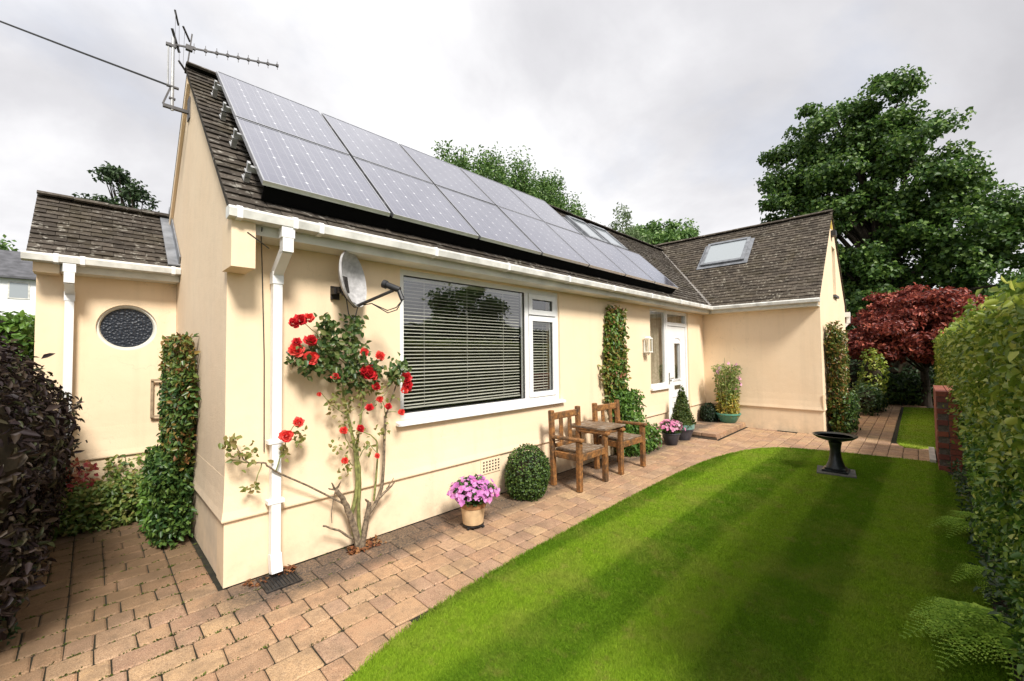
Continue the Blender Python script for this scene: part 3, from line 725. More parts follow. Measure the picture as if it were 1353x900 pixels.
tiled(wroof, (XE, 3.5, ZE-.018), Vector((0, -1, 0)), Vector((cw, 0, sw)), Vector((-sw, 0, cw)), 3.5+HW+.04, (XR-XE)/cw, .1, lambda c: (c.y < 1.72 and c.y-YE < c.x-XE+.02) or (c.y >= 1.72 and zw(c.x) > zroof(c.y)-.05), lambda c, r, a: False, 'roof_brown')
m = MB(); m.prism([(WYE, WZE-.02), (WYR, WZR-.02), (4.05, WZR-.02-WTP*(4.05-WYR)), (4.05, WZR-.05-WTP*(4.05-WYR)), (WYR, WZR-.05), (WYE, WZE-.05)], WX0-.04, -.002, 'x')
sroof = m.build('roof', 'roof_concrete', house)
cc, ss = math.cos(WANG), math.sin(WANG)
n2 = tiled(sroof, (WX0-.05, WYE, WZE-.018), Vector((1, 0, 0)), Vector((0, cc, ss)), Vector((0, -ss, cc)), -.005-(WX0-.05), (WYR-WYE)/cc, .088, lambda c: True, lambda c, r, a: True, 'roof_concrete')
def ridge(roof_, p0, p1, mat, L=.32):
    d = Vector(p1)-Vector(p0); N = max(1, round(d.length/L)); d.normalize(); side = d.cross(Vector((0, 0, 1))).normalized()
    rs = random.Random(9); step = (Vector(p1)-Vector(p0)).length/N; me = None
    for i in range(N):
        if me is None or i % 3 == 0:
            mb = MB(); half = 5; pr = []
            for k in range(half+1):
                a = R(25)+(math.pi-R(50))*k/half; pr.append((math.cos(a)*.115, math.sin(a)*.085-.062+rs.uniform(-.003, .003)))
            inn = [(a*.86, b-.015) for a, b in reversed(pr)]
            mb.prism(pr+inn, 0, step*.985, 'y'); mb_o = mb.build('ridge_tile', mat, roof_); o = mb_o; me = o.data
        else: o = link('ridge_tile', me, roof_)
        o.location = Vector(p0)+d*step*i+Vector((0, 0, rs.uniform(-.004, .006))); o.rotation_euler = (0, rs.uniform(-.03, .03), math.atan2(d.y, d.x)-math.pi/2)
ridge(roof, (XL, YR, ZR+.012), (XE+2.0, YR, ZR+.012), 'roof_concrete', .4)
ridge(wroof, (XR, -HW-.04, ZRW+.012), (XR, 3.5, ZRW+.012), 'roof_brown', .4)
ridge(sroof, (WX0-.05, WYR, WZR+.008), (-.01, WYR, WZR+.008), 'roof_concrete', .3)
# valley, lead flashing, verge mortar
def strip(name, pts, w, th, mat, par, upv):
    mb = MB()
    for p, q in zip(pts, pts[1:]): mb.bar(p, q, w, th, upv)
    return mb.build(name, mat, par)
strip('valley', [(XE+.0, YE+.0, ZE+.012), (XE+1.98, YR, ZR+.02)],   .07, .016, 'valley_metal', house, (-.5, -.5, .8))
strip('lead_flashing', [(-.05, WYE-.01, WZE+.02), (-.05, WYR+.02, WZR+.025)], .11, .016, 'lead', house, (0, -.6, .8))
strip('lead_apron', [(-.012, WYE-.02, WZE+.06), (-.012, WYR+.02, WZR+.07)], .012, .13, 'lead', house, (0, -.6, .8))
# eaves: fascia, soffit, gutters
m = MB(); m.box((.115, -.225, 2.445), (XE+.03, -.205, 2.585)); m.box((.115, -.205, 2.445), (HL-.002, -.002, 2.462)); m.build('fascia', 'fascia_paint', house)
m = MB(); m.box((XE+.035, -HW-.0, 2.445), (XE+.055, -.24, 2.585)); m.box((XE+.055, -HW-.0, 2.445), (HL-.002, -.24, 2.462)); m.build('fascia', 'fascia_paint', house)
m = MB(); m.box((WX0+.16, WY-.20, 2.42), (-.003, WY-.18, 2.56)); m.box((WX0+.16, WY-.18, 2.42), (-.003, WY-.002, 2.435)); m.build('fascia', 'fascia_paint', house)
m = MB(); m.box((WX0-.01, WY-.205, 2.40), (WX0+.155, WY-.002, 2.565)); m.build('eaves_corbel', 'cream_render', house)
def gutter_prof(o, z):   # square-line gutter section, front lip to the outside
    return [(o, z), (o-.085, z), (o-.105, z-.02), (o-.098, z-.072), (o-.02, z-.08), (o, z-.06), (o-.01, z-.012), (o-.02, z-.066), (o-.09, z-.06), (o-.095, z-.012)][:6]
m = MB(); m.prism(gutter_prof(-.23, 2.590), -.055, XE-.005, 'x'); gut = m.build('gutter', 'gutter_upvc', house)
m = MB(); m.prism([(XE+.03+(a+.23), b) for a, b in gutter_prof(-.23, 2.590)], -HW-.04, -.232, 'y'); gut2 = m.build('gutter', 'gutter_upvc', house)
m = MB(); m.prism(gutter_prof(WY-.205, 2.565), WX0-.075, -.004, 'x'); gut3 = m.build('gutter', 'gutter_upvc', house)
def clip(par, a, b):
    mb = MB(); mb.prism([(y-(.006 if i in (1, 2, 3) else 0), z-(.006 if i in (3, 4) else 0)+(.004 if i in (0, 1) else 0)) for i, (y, z) in enumerate(a)], b-.012, b+.022, 'x'); mb.build('gutter_clip', 'white_upvc', par)
for x in (.0, .34, .52, 1.55, 2.5, 3.6, 4.7, 5.9, 7.1, 8.2): clip(gut, gutter_prof(-.23, 2.590), x)
for x in (WX0+.13, WX0+.30, -.07): clip(gut3, gutter_prof(WY-.205, 2.565), x)
def downpipe(x, yg, yw, ztop, zb, zo, label=None):
    b = .062
    dp = MB(); dp.bar((x, yw, zo), (x, yw, zb), b, b, (0, 1, 0)); d = dp.build('downpipe', 'white_upvc', house)
    h = MB(); h.bar((x, yg, ztop), (x, yg, ztop-.09), .085, .075, (0, 1, 0)); h.bar((x, yg, ztop-.09), (x, yg, ztop-.19), .07, .07, (0, 1, 0)); h.bar((x, yg+.004, ztop-.17), (x, yw-.002, zo+.02), .066, .066, (1, 0, 0)); h.build('hopper', 'white_upvc', d)
    s_ = MB(); s_.bar((x, yw, zo+.03), (x, yw, zo-.06), .074, .072, (0, 1, 0)); s_.build('socket', 'white_upvc', d)
    c = MB()
    for z in ((zb+zo)*.42, zb+.42): c.box((x-.055, yw-.036, z-.013), (x+.055, yw-.033+.07, z+.013))
    c.build('pipe_clip', 'white_upvc', d)
    return d
d = downpipe(.30, -.285, -.065, 2.53, .12, 2.20)
m = MB(); m.bar((.30, -.065, .16), (.30, -.10, .035), .072, .072, (1, 0, 0)); m.build('shoe', 'white_upvc', d)
downpipe(-.82, WY-.26, WY-.06, 2.50, .1, 2.22)
m = MB(); m.box((XF-.02, -HW-.10, 2.46), (XF+.14, -HW+.3, 2.58)); m.bar((XF+.06, -HW-.06, 2.46), (XF+.06, -HW-.06, 2.3), .08, .07); m.bar((XF+.06, -HW-.06, 2.32), (XF+.045, -HW+.1, 2.12), .065, .065, (1, 0, 0)); m.bar((XF+.045, -HW+.1, 2.12), (XF+.045, -HW+.1, 0), .065, .065, (0, 1, 0)); m.build('downpipe', 'white_upvc', house)
m = MB(); m.tube([(.155, -.24, 2.5), (.16, -.2, 2.44), (.21, -.03, 2.30), (.235, -.01, 1.6), (.24, -.01, .9)], .004, 5); m.tube([(.06, -.272, 2.44), (.12, -.27, 2.40), (.2, -.24, 2.36)], .004, 5); m.build('cable', 'cable', house)

# windows and door
def frame_rect(mb, x0, x1, z0, z1, t, ya, yb):
    mb.box((x0, ya, z0), (x0+t, yb, z1)); mb.box((x1-t, ya, z0), (x1, yb, z1)); mb.box((x0+t, ya, z1-t), (x1-t, yb, z1)); mb.box((x0+t, ya, z0), (x1-t, yb, z0+t))
def pane(par, x0, x1, z0, z1, y, mat='window_glass'):
    mb = MB(); mb.add([(x0, y, z0), (x1, y, z0), (x1, y, z1), (x0, y, z1)], [(0, 1, 2, 3)]); return mb.build('pane', mat, par)
def seal(par, x0, x1, z0, z1, y):
    mb = MB(); frame_rect(mb, x0, x1, z0, z1, .008, y-.004, y+.012); mb.build('gasket', 'dark_seal', par)
x0, x1, z0, z1 = WIN
m = MB(); frame_rect(m, x0, x1, z0, z1, .055, .030, .10); m.box((3.135, .030, z0+.055), (3.20, .10, z1-.055)); win = m.build('window', 'white_upvc', house); win['label'] = 'large picture window with side casement'
m = MB(); m.prism([(-.055, z0-.048), (.10, z0-.03), (.10, z0-.002), (.03, z0-.002), (-.055, z0-.02)], x0-.05, x1+.05, 'x'); m.build('sill', 'white_upvc', win)
pane(win, x0+.055, 3.135, z0+.055, z1-.055, .055); seal(win, x0+.055, 3.135, z0+.055, z1-.055, .045)
for (za, zb) in ((z0+.06, 2.085), (2.10, z1-.06)):
    m = MB(); frame_rect(m, 3.205, x1-.06, za, zb, .065, .018, .085); c = m.build('casement', 'white_upvc', win)
    pane(win, 3.27, x1-.125, za+.065, zb-.065, .045); seal(win, 3.27, x1-.125, za+.065, zb-.065, .036)
x0, x1, z0, z1 = SIDE
m = MB(); frame_rect(m, x0, x1, z0, z1, .045, .04, .10); sw_ = m.build('window', 'white_upvc', house); sw_['label'] = 'tall side window beside the front door'
pane(sw_, x0+.045, x1-.045, z0+.045, z1-.045, .06)
m = MB(); m.prism([(-.05, z0-.06), (.10, z0-.04), (.10, z0-.002), (.03, z0-.002), (-.05, z0-.02)], x0-.04, x1+.02, 'x'); m.build('sill', 'white_upvc', sw_)
x0, x1, z0, z1 = DOOR
m = MB(); m.box((x0+.002, .03, z0), (x0+.07, .11, z1)); m.box((x1-.07, .03, z0), (x1, .11, z1)); m.box((x0+.07, .03, z1-.06), (x1-.07, .11, z1)); m.box((x0+.07, .03, 2.13), (x1-.07, .11, 2.20)); m.box((x0+.07, .03, z0), (x1-.07, .12, z0+.04)); df = m.build('door_frame', 'white_upvc', house)
pane(df, x0+.07, x1-.07, 2.20, z1-.06, .07)
dx0, dx1 = x0+.078, x1-.078; xc = (dx0+dx1)/2
m = MB()
gx0, gx1, gz0, gz1 = xc-.14, xc+.14, 1.06, 1.78
for a, b, c, d_ in holes_wall(dx0, dx1, z0+.045, 2.122, [(gx0, gx1, gz0, gz1)]): m.box((a, .045, c), (b, .09, d_))
door = m.build('front_door', 'white_upvc', house)
m = MB()
arch = [(xc+.19*math.cos(a), 1.80+.10*math.sin(a)) for a in [math.pi*i/12 for i in range(13)]]
m.tube([(gx0-.05, .044, gz0-.03), (gx0-.05, .044, 1.80)]+[(x, .044, z) for x, z in reversed(arch)]+[(gx1+.05, .044, 1.8), (gx1+.05, .044, gz0-.03), (gx0-.05, .044, gz0-.03)], .011, 6); frame_rect(m, gx0-.014, gx1+.014, gz0-.014, gz1+.014, .014, .03, .05)
frame_rect(m, xc-.26, xc+.26, .28, .72, .014, .034, .05); m.build('moulding', 'white_upvc', door)
pane(door, gx0, gx1, gz0, gz1, .065, 'window_glass')
m = MB(); m.box((xc-.14, .034, .86), (xc+.14, .047, .935)); m.build('letter_plate', 'letter_metal', door)
m = MB(); m.box((dx0+.025, .03, .98), (dx0+.055, .047, 1.20)); m.bar((dx0+.04, .0, 1.09), (dx0+.16, .0, 1.09), .018, .018); m.bar((dx0+.04, .035, 1.09), (dx0+.04, -.005, 1.09), .018, .018); m.build('handle', 'chrome', door)
m = MB()
for i in range(16):
    xa = 6.5+i*.105; m.add([(xa, .15, .2), (xa+.0525, .19, .2), (xa+.0525, .19, 2.4), (xa, .15, 2.4)], [(0, 1, 2, 3)]); m.add([(xa+.0525, .19, .2), (xa+.105, .15, .2), (xa+.105, .15, 2.4), (xa+.0525, .19, 2.4)], [(0, 1, 2, 3)])
tag(m.build('glass_pattern_sheet', 'glass_pattern_sheet'), 'brown patterned sheet standing in for the textured, reflecting glass beside the front door', 'glass backing')
# venetian blinds behind the big window
def blind(x0, x1, z0, z1, label, tilt):
    b = empty('venetian_blind', (x0, .13, z0), label, 'blind', 'venetian blinds in the big window')
    hr = MB(); hr.box((0, -.015, z1-z0-.03), (x1-x0, .02, z1-z0)); hr.build('head_rail', 'cream_slat', b)
    br = MB(); br.box((0, -.012, 0), (x1-x0, .012, .014)); br.build('bottom_rail', 'cream_slat', b)
    sl = MB(); pr = [(-.0135, -.0012), (0, .0022), (.0135, -.0012)]; w = x1-x0-.01
    sl.add([(.005, y, z) for y, z in pr]+[(.005+w, y, z) for y, z in pr], [(0, 1, 4, 3), (1, 2, 5, 4)]); me = None
    z = .036; k = 0
    while z < z1-z0-.04:
        if me is None: o = sl.build('slat', 'cream_slat', b); me = o.data
        else: o = link('slat', me, b)
        o.location = (0, 0, z); o.rotation_euler = (R(tilt)+random.uniform(-.09, .09), random.uniform(-.0012, .0012), 0); z += .0355; k += 1
    c = MB(); n = max(2, int(w/.5))
    for i in range(n):
        x = w*(i+.5)/n; c.bar((x, -.015, .01), (x, -.015, z1-z0-.02), .003, .003)
    c.build('ladder_cord', 'cream_slat', b)
blind(1.43, 3.13, 1.075, 2.37, 'wide cream slatted blind behind the main pane of the big window', 21)
blind(3.26, 3.70, 1.10, 2.03, 'narrow cream slatted blind behind the casement of the big window', 21)

# skylights
def skylight(O, u, s, n, a, b, c, d_, par, label, col='lead'):
    fr = MB(); P = lambda x, y, z: Vector(O)+u*x+s*y+n*z
    def slab(x0, x1, y0, y1, z0, z1):
        fr.add([P(x0, y0, z0), P(x1, y0, z0), P(x1, y1, z0), P(x0, y1, z0), P(x0, y0, z1), P(x1, y0, z1), P(x1, y1, z1), P(x0, y1, z1)], [(0, 3, 2, 1), (4, 5, 6, 7), (0, 1, 5, 4), (1, 2, 6, 5), (2, 3, 7, 6), (3, 0, 4, 7)])
    t = .07; slab(a, a+t, c, d_, 0, .075); slab(b-t, b, c, d_, 0, .075); slab(a+t, b-t, c, c+t, 0, .07); slab(a+t, b-t, d_-t, d_, 0, .085)
    o = fr.build('skylight', col, par); o['label'] = label
    g_ = MB(); g_.add([P(a+t, c+t, .06), P(b-t, c+t, .06), P(b-t, d_-t, .06), P(a+t, d_-t, .06)], [(0, 1, 2, 3)]); g_.build('pane', 'roof_window_glass', o)
    f = MB(); 
    fr2 = [(a-.08, b+.08, c-.1, c), (a-.08, a, c, d_), (b, b+.08, c, d_)]
    for x0, x1, y0, y1 in fr2: f.add([P(x0, y0, .022), P(x1, y0, .022), P(x1, y1, .022), P(x0, y1, .022)], [(0, 1, 2, 3)])
    f.build('flashing', 'lead', o)
UM, SM, NM = Vector((1, 0, 0)), Vector((0, cs, sn)), Vector((0, -sn, cs))
OM = (0, YE, ZE)
skylight(OM, UM, SM, NM, 5.86, 6.52, 1.62, 2.40, house, 'left roof window above the lower solar panels')
skylight(OM, UM, SM, NM, 6.60, 7.30, 1.62, 2.40, house, 'right roof window above the lower solar panels')
UW, SW_, NW = Vector((0, -1, 0)), Vector((cw, 0, sw)), Vector((-sw, 0, cw))
skylight((XE, 0, ZE), UW, SW_, NW, -.32, .66, 1.56, 2.46, house, 'grey framed roof window on the right wing')
# air brick
ab = MB(); ab.box((2.36, -.004, .27), (2.66, .006, .43)); av = ab.build('air_vent', 'cream_render', house)
h = MB()
for i in range(6):
    for k in range(4): h.box((2.39+i*.045, -.006, .292+k*.033), (2.412+i*.045, -.0042, .308+k*.033))
h.build('vent_hole', 'dark_seal', av)

# ------------------------------------------------------------ doorstep
step = empty('doorstep', (7.3, -.82, 0), 'low step of brown pavers in front of the white door', 'step')
m = MB(); m.box((.012, .012, 0), (1.77, .80, .088)); m.build('bed', 'mortar', step)
rs = random.Random(2); me = None
for i in range(9):
    for j in range(3):
        ln = 1.775/9; o = MB(); o.add(*paver_shape(ln-.008, .268, rs, .06)); q = o.build('paver', 'paver_concrete', step); q.location = (ln*(i+.5), .137+.272*j, .105+rs.uniform(-.002, .002)); q.data.materials[0] = MATS['paver_concrete']
for i in range(9):
    o = MB(); o.box((-.09, -.008, -.04), (.09, .0, .0)); q = o.build('brick', 'paver_concrete', step); q.location = (.1+i*.197, .003, .046)

# ------------------------------------------------------------ solar panels
PX0, PW, PS = .15, 1.0, 1.14
POFF = .17
def solar(i, row, label, first=[None]):
    if first[0] is None:
        p = empty('solar_panel', (0, 0, 0), label, 'solar panel', 'solar panels on the roof')
        w, h = PW-.032, PS-.016
        f = MB(); t = .011
        f.box((0, 0, -.035), (t, h, .0)); f.box((w-t, 0, -.035), (w, h, .0)); f.box((t, 0, -.035), (w-t, t, .0)); f.box((t, h-t, -.035), (w-t, h, .0)); f.build('frame', 'panel_frame', p)
        g_ = MB(); g_.add([(t, t, -.003), (w-t, t, -.003), (w-t, h-t, -.003), (t, h-t, -.003)], [(0, 1, 2, 3)]); g_.build('glass', 'solar_cells', p)
        b = MB(); b.box((t, t, -.02), (w-t, h-t, -.006)); b.build('backsheet', 'black_plastic', p)
        first[0] = p; o = p
    else: o = copy_tree(first[0])
    o['label'] = label
    c = Vector(OM)+UM*(PX0+PW*i)+SM*(.14+PS*row)+NM*POFF
    o.location = c; o.rotation_euler = (ANG+random.uniform(-.003, .003), random.uniform(-.002, .002), 0)
ORD = ['first', 'second', 'third', 'fourth', 'fifth', 'sixth', 'seventh']
for i in range(5): solar(i, 1, 'solar panel in the upper row, %s counted from the near gable end' % ORD[i])
for i in range(7): solar(i, 0, 'solar panel in the lower row, %s counted from the near gable end' % ORD[i])
bg_ = empty('gap_shade_strip', (PX0, YE, ZE), 'black strip standing in for the shade in the gap under the lower edge of the panels', 'shade strip'); bg_.rotation_euler = (ANG, 0, 0)
m = MB(); m.box((.02, .165, .004), (7*PW-.04, .175, POFF-.034)); m.build('shade_strip', 'gap_shade_black', bg_)  # black strip added to paint in the shade under the panels
RL = {0: 'lowest', 1: 'second lowest', 2: 'third lowest', 3: 'topmost'}
for k, (s_, xe) in enumerate(((.42, 7.12), (1.0, 7.12), (1.56, 5.12), (2.10, 5.12))):
    r = empty('mounting_rail', Vector(OM)+UM*PX0+SM*s_, 'aluminium rail with roof hooks under the panels, %s of four' % RL[k], 'rail', 'rails under the solar panels')
    r.rotation_euler = (ANG, 0, 0)
    b = MB(); b.box((-.045, -.017, .09), (xe-PX0, .017, .13)); b.build('rail', 'galvanised', r)
    hk = None
    for x in ([-.035]+[1.0*q+.5 for q in range(int(xe-PX0))]):
        if hk is None:
            h = MB(); h.box((-.018, -.03, .012), (.018, .07, .02)); h.box((-.018, -.03, .02), (.018, -.022, .09)); h.box((-.018, -.03, .082), (.018, .03, .09)); h.box((-.012, -.02, .13), (.006, .02, .155)); h.box((-.018, -.03, .045), (.018, .02, .052)); o = h.build('roof_hook', 'galvanised', r); hk = o.data
        else: o = link('roof_hook', hk, r)
        o.location = (x, 0, 0)

# ------------------------------------------------------------ aerial, cable, dish, lamp
a = empty('tv_aerial', (-.14, 1.75, 4.05), 'metal television aerial on a bracket at the top of the near gable', 'aerial')
def apart(name, build, mat='aerial_metal'):
    mb = MB(); build(mb); o = mb.build(name, mat, a); o.matrix_parent_inverse = Matrix.Translation((.14, -1.75, -4.05)); return o
apart('mast', lambda q: q.tube([(-.14, 1.75, 4.06), (-.14, 1.75, 4.80)], .014, 8), 'galvanised')
apart('mast', lambda q: q.tube([(-.175, 1.75, 4.30), (-.175, 1.75, 4.70)], .008, 6), 'galvanised')
apart('bracket', lambda q: (q.bar((.0, 1.75, 4.09), (-.21, 1.75, 4.085), .035, .03), q.bar((-.21, 1.75, 4.10), (-.15, 1.75, 4.30), .015, .015), q.box((-.012, 1.70, 4.02), (-.002, 1.82, 4.24))))
apart('clamp', lambda q: (q.box((-.185, 1.735, 4.29), (-.09, 1.765, 4.305)), q.box((-.165, 1.735, 4.17), (-.115, 1.765, 4.185)), q.box((-.195, 1.735, 4.70), (-.115, 1.765, 4.725))))
BA, BB = Vector((-.19, 1.75, 4.72)), Vector((.80, 1.75, 4.985))
apart('boom', lambda q: q.bar(BA, BB, .014, .014))
for k in range(9):
    p = BA.lerp(BB, .22+.78*k/8); L = .055 if k < 8 else .05
    apart('director', lambda q: (q.bar(p+Vector((0, -.006, -L)), p+Vector((0, .006, L)), .005, .005), q.box(p-Vector((.012, .012, .014)), p+Vector((.012, .012, .014)))))
apart('dipole', lambda q: (q.box((-.04, 1.73, 4.735), (.015, 1.77, 4.785)), q.bar((-.02, 1.75, 4.62), (.01, 1.75, 4.92), .012, .012)))
apart('reflector', lambda q: (q.bar((-.135, 1.70, 5.06), (-.095, 1.8, 4.98), .014, .014), q.bar((-.155, 1.7, 4.86), (-.085, 1.8, 4.70), .02, .012), q.bar((-.07, 1.7, 4.93), (.0, 1.8, 4.86), .014, .014), q.bar((-.10, 1.7, 4.56), (-.02, 1.8, 4.52), .014, .014),
      q.bar((-.13, 1.70, 5.06), (-.13, 1.70, 4.7), .003, .003), q.bar((-.095, 1.75, 4.98), (-.09, 1.75, 4.56), .003, .003), q.bar((-.05, 1.75, 4.92), (-.06, 1.75, 4.54), .003, .003)))
wa, wd = Vector((-.16, 1.75, 4.30)), Vector((-1.25, 1.74, 1.04))
pts = [wa+wd*t+Vector((0, 0, -.010*t*(10-t))) for t in [i*.5 for i in range(21)]]
m = MB(); m.tube(pts, .010, 5); tag(m.build('overhead_cable', 'cable'), 'thin black overhead cable running from the aerial bracket to the upper left', 'cable')
pe = pts[-1]
m = MB(); m.tube([(pe.x-.12, pe.y, -.1), (pe.x-.12, pe.y, pe.z+.5)], [.16, .11], 10); tag(m.build('telegraph_pole', 'pole_wood'), 'tall wooden pole at the far end of the overhead cable', 'pole')

D = empty('satellite_dish', (.74, 0, 2.12), 'weathered grey satellite dish with black receiver arm on the front wall', 'satellite dish')
def dpart(name, mb, mat, sm=True):
    o = mb.build(name, mat, D, sm); o.matrix_parent_inverse = Matrix.Translation((-.74, 0, -2.12)); return o
nrm = Vector((.58, -.80, .16)).normalized(); sd = nrm.cross(Vector((0, 0, 1))).normalized(); upv = sd.cross(nrm); dc = Vector((.83, -.20, 2.225))
m = MB(); vs = []; fs = []; NR, NS = 7, 32
for side in (0, 1):
    for r in range(NR+1):
        for k in range(NS):
            q = r/NR; th = 2*math.pi*k/NS; bulge = .085*(q*q-1)
            vs.append(dc+sd*(.185*q*math.cos(th))+upv*(.235*q*math.sin(th))+nrm*(bulge-(.012 if side else 0)+(.008 if r == NR and not side else 0)))
for side in (0, 1):
    b = side*(NR+1)*NS
    for r in range(NR):
        for k in range(NS): j = (k+1) % NS; fs.append((b+r*NS+k, b+r*NS+j, b+(r+1)*NS+j, b+(r+1)*NS+k))
b0, b1 = NR*NS, (NR+1)*NS+NR*NS
for k in range(NS): j = (k+1) % NS; fs.append((b0+k, b0+j, b1+j, b1+k))
m.add(vs, fs); dpart('reflector', m, 'dish_cover')
bk = dc-nrm*.09
m = MB(); m.box((.72, -.02, 2.07), (.79, -.002, 2.18)); m.bar((.75, -.01, 2.14), bk+Vector((-.01, 0, -.07)), .05, .05, ch=.008); m.bar(bk-upv*.12, bk+upv*.04, .07, .045, nrm, .008); m.box((.72, -.08, 2.11), (.765, -.02, 2.16)); dpart('wall_bracket', m, 'rusty_iron')
ab_ = dc-upv*.225-nrm*.02; lt = ab_+nrm*.33+Vector((0, 0, .07))
m = MB(); m.bar(bk-upv*.12, ab_, .03, .025); m.bar(ab_, lt, .028, .02, ch=.004); dpart('arm', m, 'rusty_iron')
m = MB(); ax = (dc-lt).normalized(); m.tube([lt-ax*.06+upv*.02, lt-ax*.03+upv*.02, lt+ax*.05+upv*.03, lt+ax*.055+upv*.03, lt+ax*.085+upv*.032], [.022, .026, .026, .034, .034], 12); m.tube([lt-ax*.05+upv*.01, lt-ax*.07-upv*.06], .018, 8); dpart('receiver', m, 'black_plastic')
m = MB()
q0 = lt-ax*.07-upv*.06; q3 = ab_+nrm*.02
for dz in (0, .02): m.tube([q0, q0-upv*(.05+dz)-nrm*.06, q0-upv*(.06+dz)-nrm*.14, q3+nrm*.12-upv*(.0), q3+nrm*.05], .0045, 5)
m.tube([q3, q3-upv*.07-nrm*.03, q3-upv*.09-nrm*.06, q3-upv*.05-nrm*.09, bk-upv*.1], .0045, 5); dpart('signal_cable', m, 'cable')

Lm = empty('wall_lantern', (6.22, 0, 1.62), 'white box wall lantern on the render left of the front door window', 'wall lamp')
def lpart(n, mb, mat):
    o = mb.build(n, mat, Lm); o.matrix_parent_inverse = Matrix.Translation((-6.22, 0, -1.62)); return o
m = MB(); m.box((6.18, -.012, 1.55), (6.26, -.001, 1.78)); m.bar((6.22, -.012, 1.58), (6.22, -.09, 1.60), .02, .02); lpart('back_plate', m, 'lamp_white')
m = MB()
for dx in (-.055, .055):
    for dy in (-.125, -.035): m.bar((6.22+dx, dy, 1.62), (6.22+dx, dy, 1.84), .012, .012)
m.box((6.155, -.135, 1.84), (6.285, -.025, 1.86)); m.prism([(6.17, 1.86), (6.27, 1.86), (6.235, 1.885), (6.205, 1.885)], -.12, -.04, 'y'); m.box((6.155, -.135, 1.602), (6.285, -.025, 1.62)); m.lathe([(.04, -.05), (.025, -.08), (.008, -.10)], 8, (6.22, -.08, 1.655)); lpart('cage', m, 'lamp_white')
m = MB(); m.box((6.167, -.122, 1.622), (6.273, -.038, 1.838)); lpart('lamp_glass', m, 'window_glass')

# ------------------------------------------------------------ garden seat: two chairs and the tray between them
def chair(loc, label):
    c = empty('garden_chair', loc, label, 'chair', 'wooden garden chairs by the wall')
    W2, Dp = .275, .38
    def put(n, f, mat='oiled_timber'):
        mb = MB(); f(mb); return mb.build(n, mat, c)
    for s in (-1, 1):
        put('leg', lambda q: q.bar((s*W2, -Dp, 0), (s*W2*1.0, -Dp, .575), .062, .062, (0, 1, 0), .007))
        put('leg', lambda q: q.bar((s*W2, 0, 0), (s*W2, .03, .905), .062, .06, (0, 1, 0), .008))
        put('arm', lambda q: (q.bar((s*W2, .0, .585), (s*W2, -Dp-.06, .593), .075, .035, (0, 0, 1), .009)))
        put('side_rail', lambda q: q.bar((s*W2, -.03, .385), (s*W2, -Dp+.03, .385), .04, .075, (0, 0, 1), .006))
        put('back_slat', lambda q: q.bar((s*.09, .012, .47), (s*.09, .026, .80), .065, .024, (0, 1, 0), .005))
    put('front_rail', lambda q: q.bar((-W2+.03, -Dp, .385), (W2-.03, -Dp, .385), .04, .08, (0, 0, 1), .006))
    put('back_rail', lambda q: q.bar((-W2+.03, .0, .385), (W2-.03, .0, .385), .04, .07, (0, 0, 1), .006))
    put('lower_rail', lambda q: q.bar((-W2+.03, .012, .47), (W2-.03, .012, .47), .028, .05, (0, 0, 1), .005))
    put('top_rail', lambda q: q.bar((-W2+.03, .026, .825), (W2-.03, .026, .825), .032, .085, (0, 0, 1), .008))
    for i in range(4):
        y = -.05-i*.098; put('seat_slat', lambda q: q.bar((-W2+.035, y, .436), (W2-.035, y, .436), .085, .022, (0, 0, 1), .005), 'weathered_timber')
    return c
ch = chair((3.585, -.26, 0), 'nearer wooden garden chair, left of the small table beside the round bush')
ch2 = copy_tree(ch); ch2.location = (4.545, -.27, 0); ch2.rotation_euler = (0, 0, R(-3)); ch2['label'] = 'further wooden garden chair, right of the small table in front of the creeper'
tb = empty('tray_table', (4.06, -.38, .612), 'small weathered wooden table top bridging the arms of the two garden chairs', 'table')
for i in range(5):
    m = MB(); m.bar((-.24+.0, -.24+i*.115, .03), (.26, -.24+i*.115, .03), .108, .024, (0, 0, 1), .004); m.build('board', 'weathered_timber', tb)
m = MB(); m.bar((-.215, -.28, .008), (-.215, .27, .008), .04, .018); m.bar((.225, -.28, .008), (.225, .27, .008), .04, .018); m.build('batten', 'oiled_timber', tb)

# ------------------------------------------------------------ pots and plants by the wall
def lathe_thing(name, loc, parts, label, cat, group=None, n=28):
    t = empty(name, loc, label, cat, group)
    for pn, prof, mat in parts:
        m = MB(); m.lathe(prof, n); m.build(pn, mat, t, True)
    return t
def pot_prof(r0, r1, h, rim=.015, th=.012): return [(r0*.9, 0), (r0, .008), (r1, h-rim*1.6), (r1+rim*.6, h-rim*1.5), (r1+rim*.6, h), (r1-th, h), (r1-th-.003, h-.04), (.005, h-.045)]
def blossoms(name, ctr, nrm_, r, mat, parent, petals=5, k=None):
    """small open flowers, each a ring of petals"""
    ctr = np.asarray(ctr); nrm_ = unit(np.asarray(nrm_)); n = len(ctr); P = []; A = []; Nn = []; S = []
    t = unit(np.cross(nrm_, rng.normal(0, 1, (n, 3)))); b = np.cross(nrm_, t)
    rr = r*rng.uniform(.75, 1.25, n)
    for i in range(petals):
        a = 2*math.pi*i/petals+rng.normal(0, .15, n); d = t*np.cos(a)[:, None]+b*np.sin(a)[:, None]
        P.append(ctr); A.append(d+nrm_*.35); Nn.append(nrm_-d*.3); S.append(rr)
    base = np.tile(rng.random(n), petals)
    return leaves(name, np.concatenate(P), np.concatenate(Nn), np.concatenate(S), mat, parent, .95, np.concatenate(A), 1., .08, .12, 1, 0, 'stuff', rnd=np.clip(base+rng.normal(0, .12, len(base)), 0, 1))
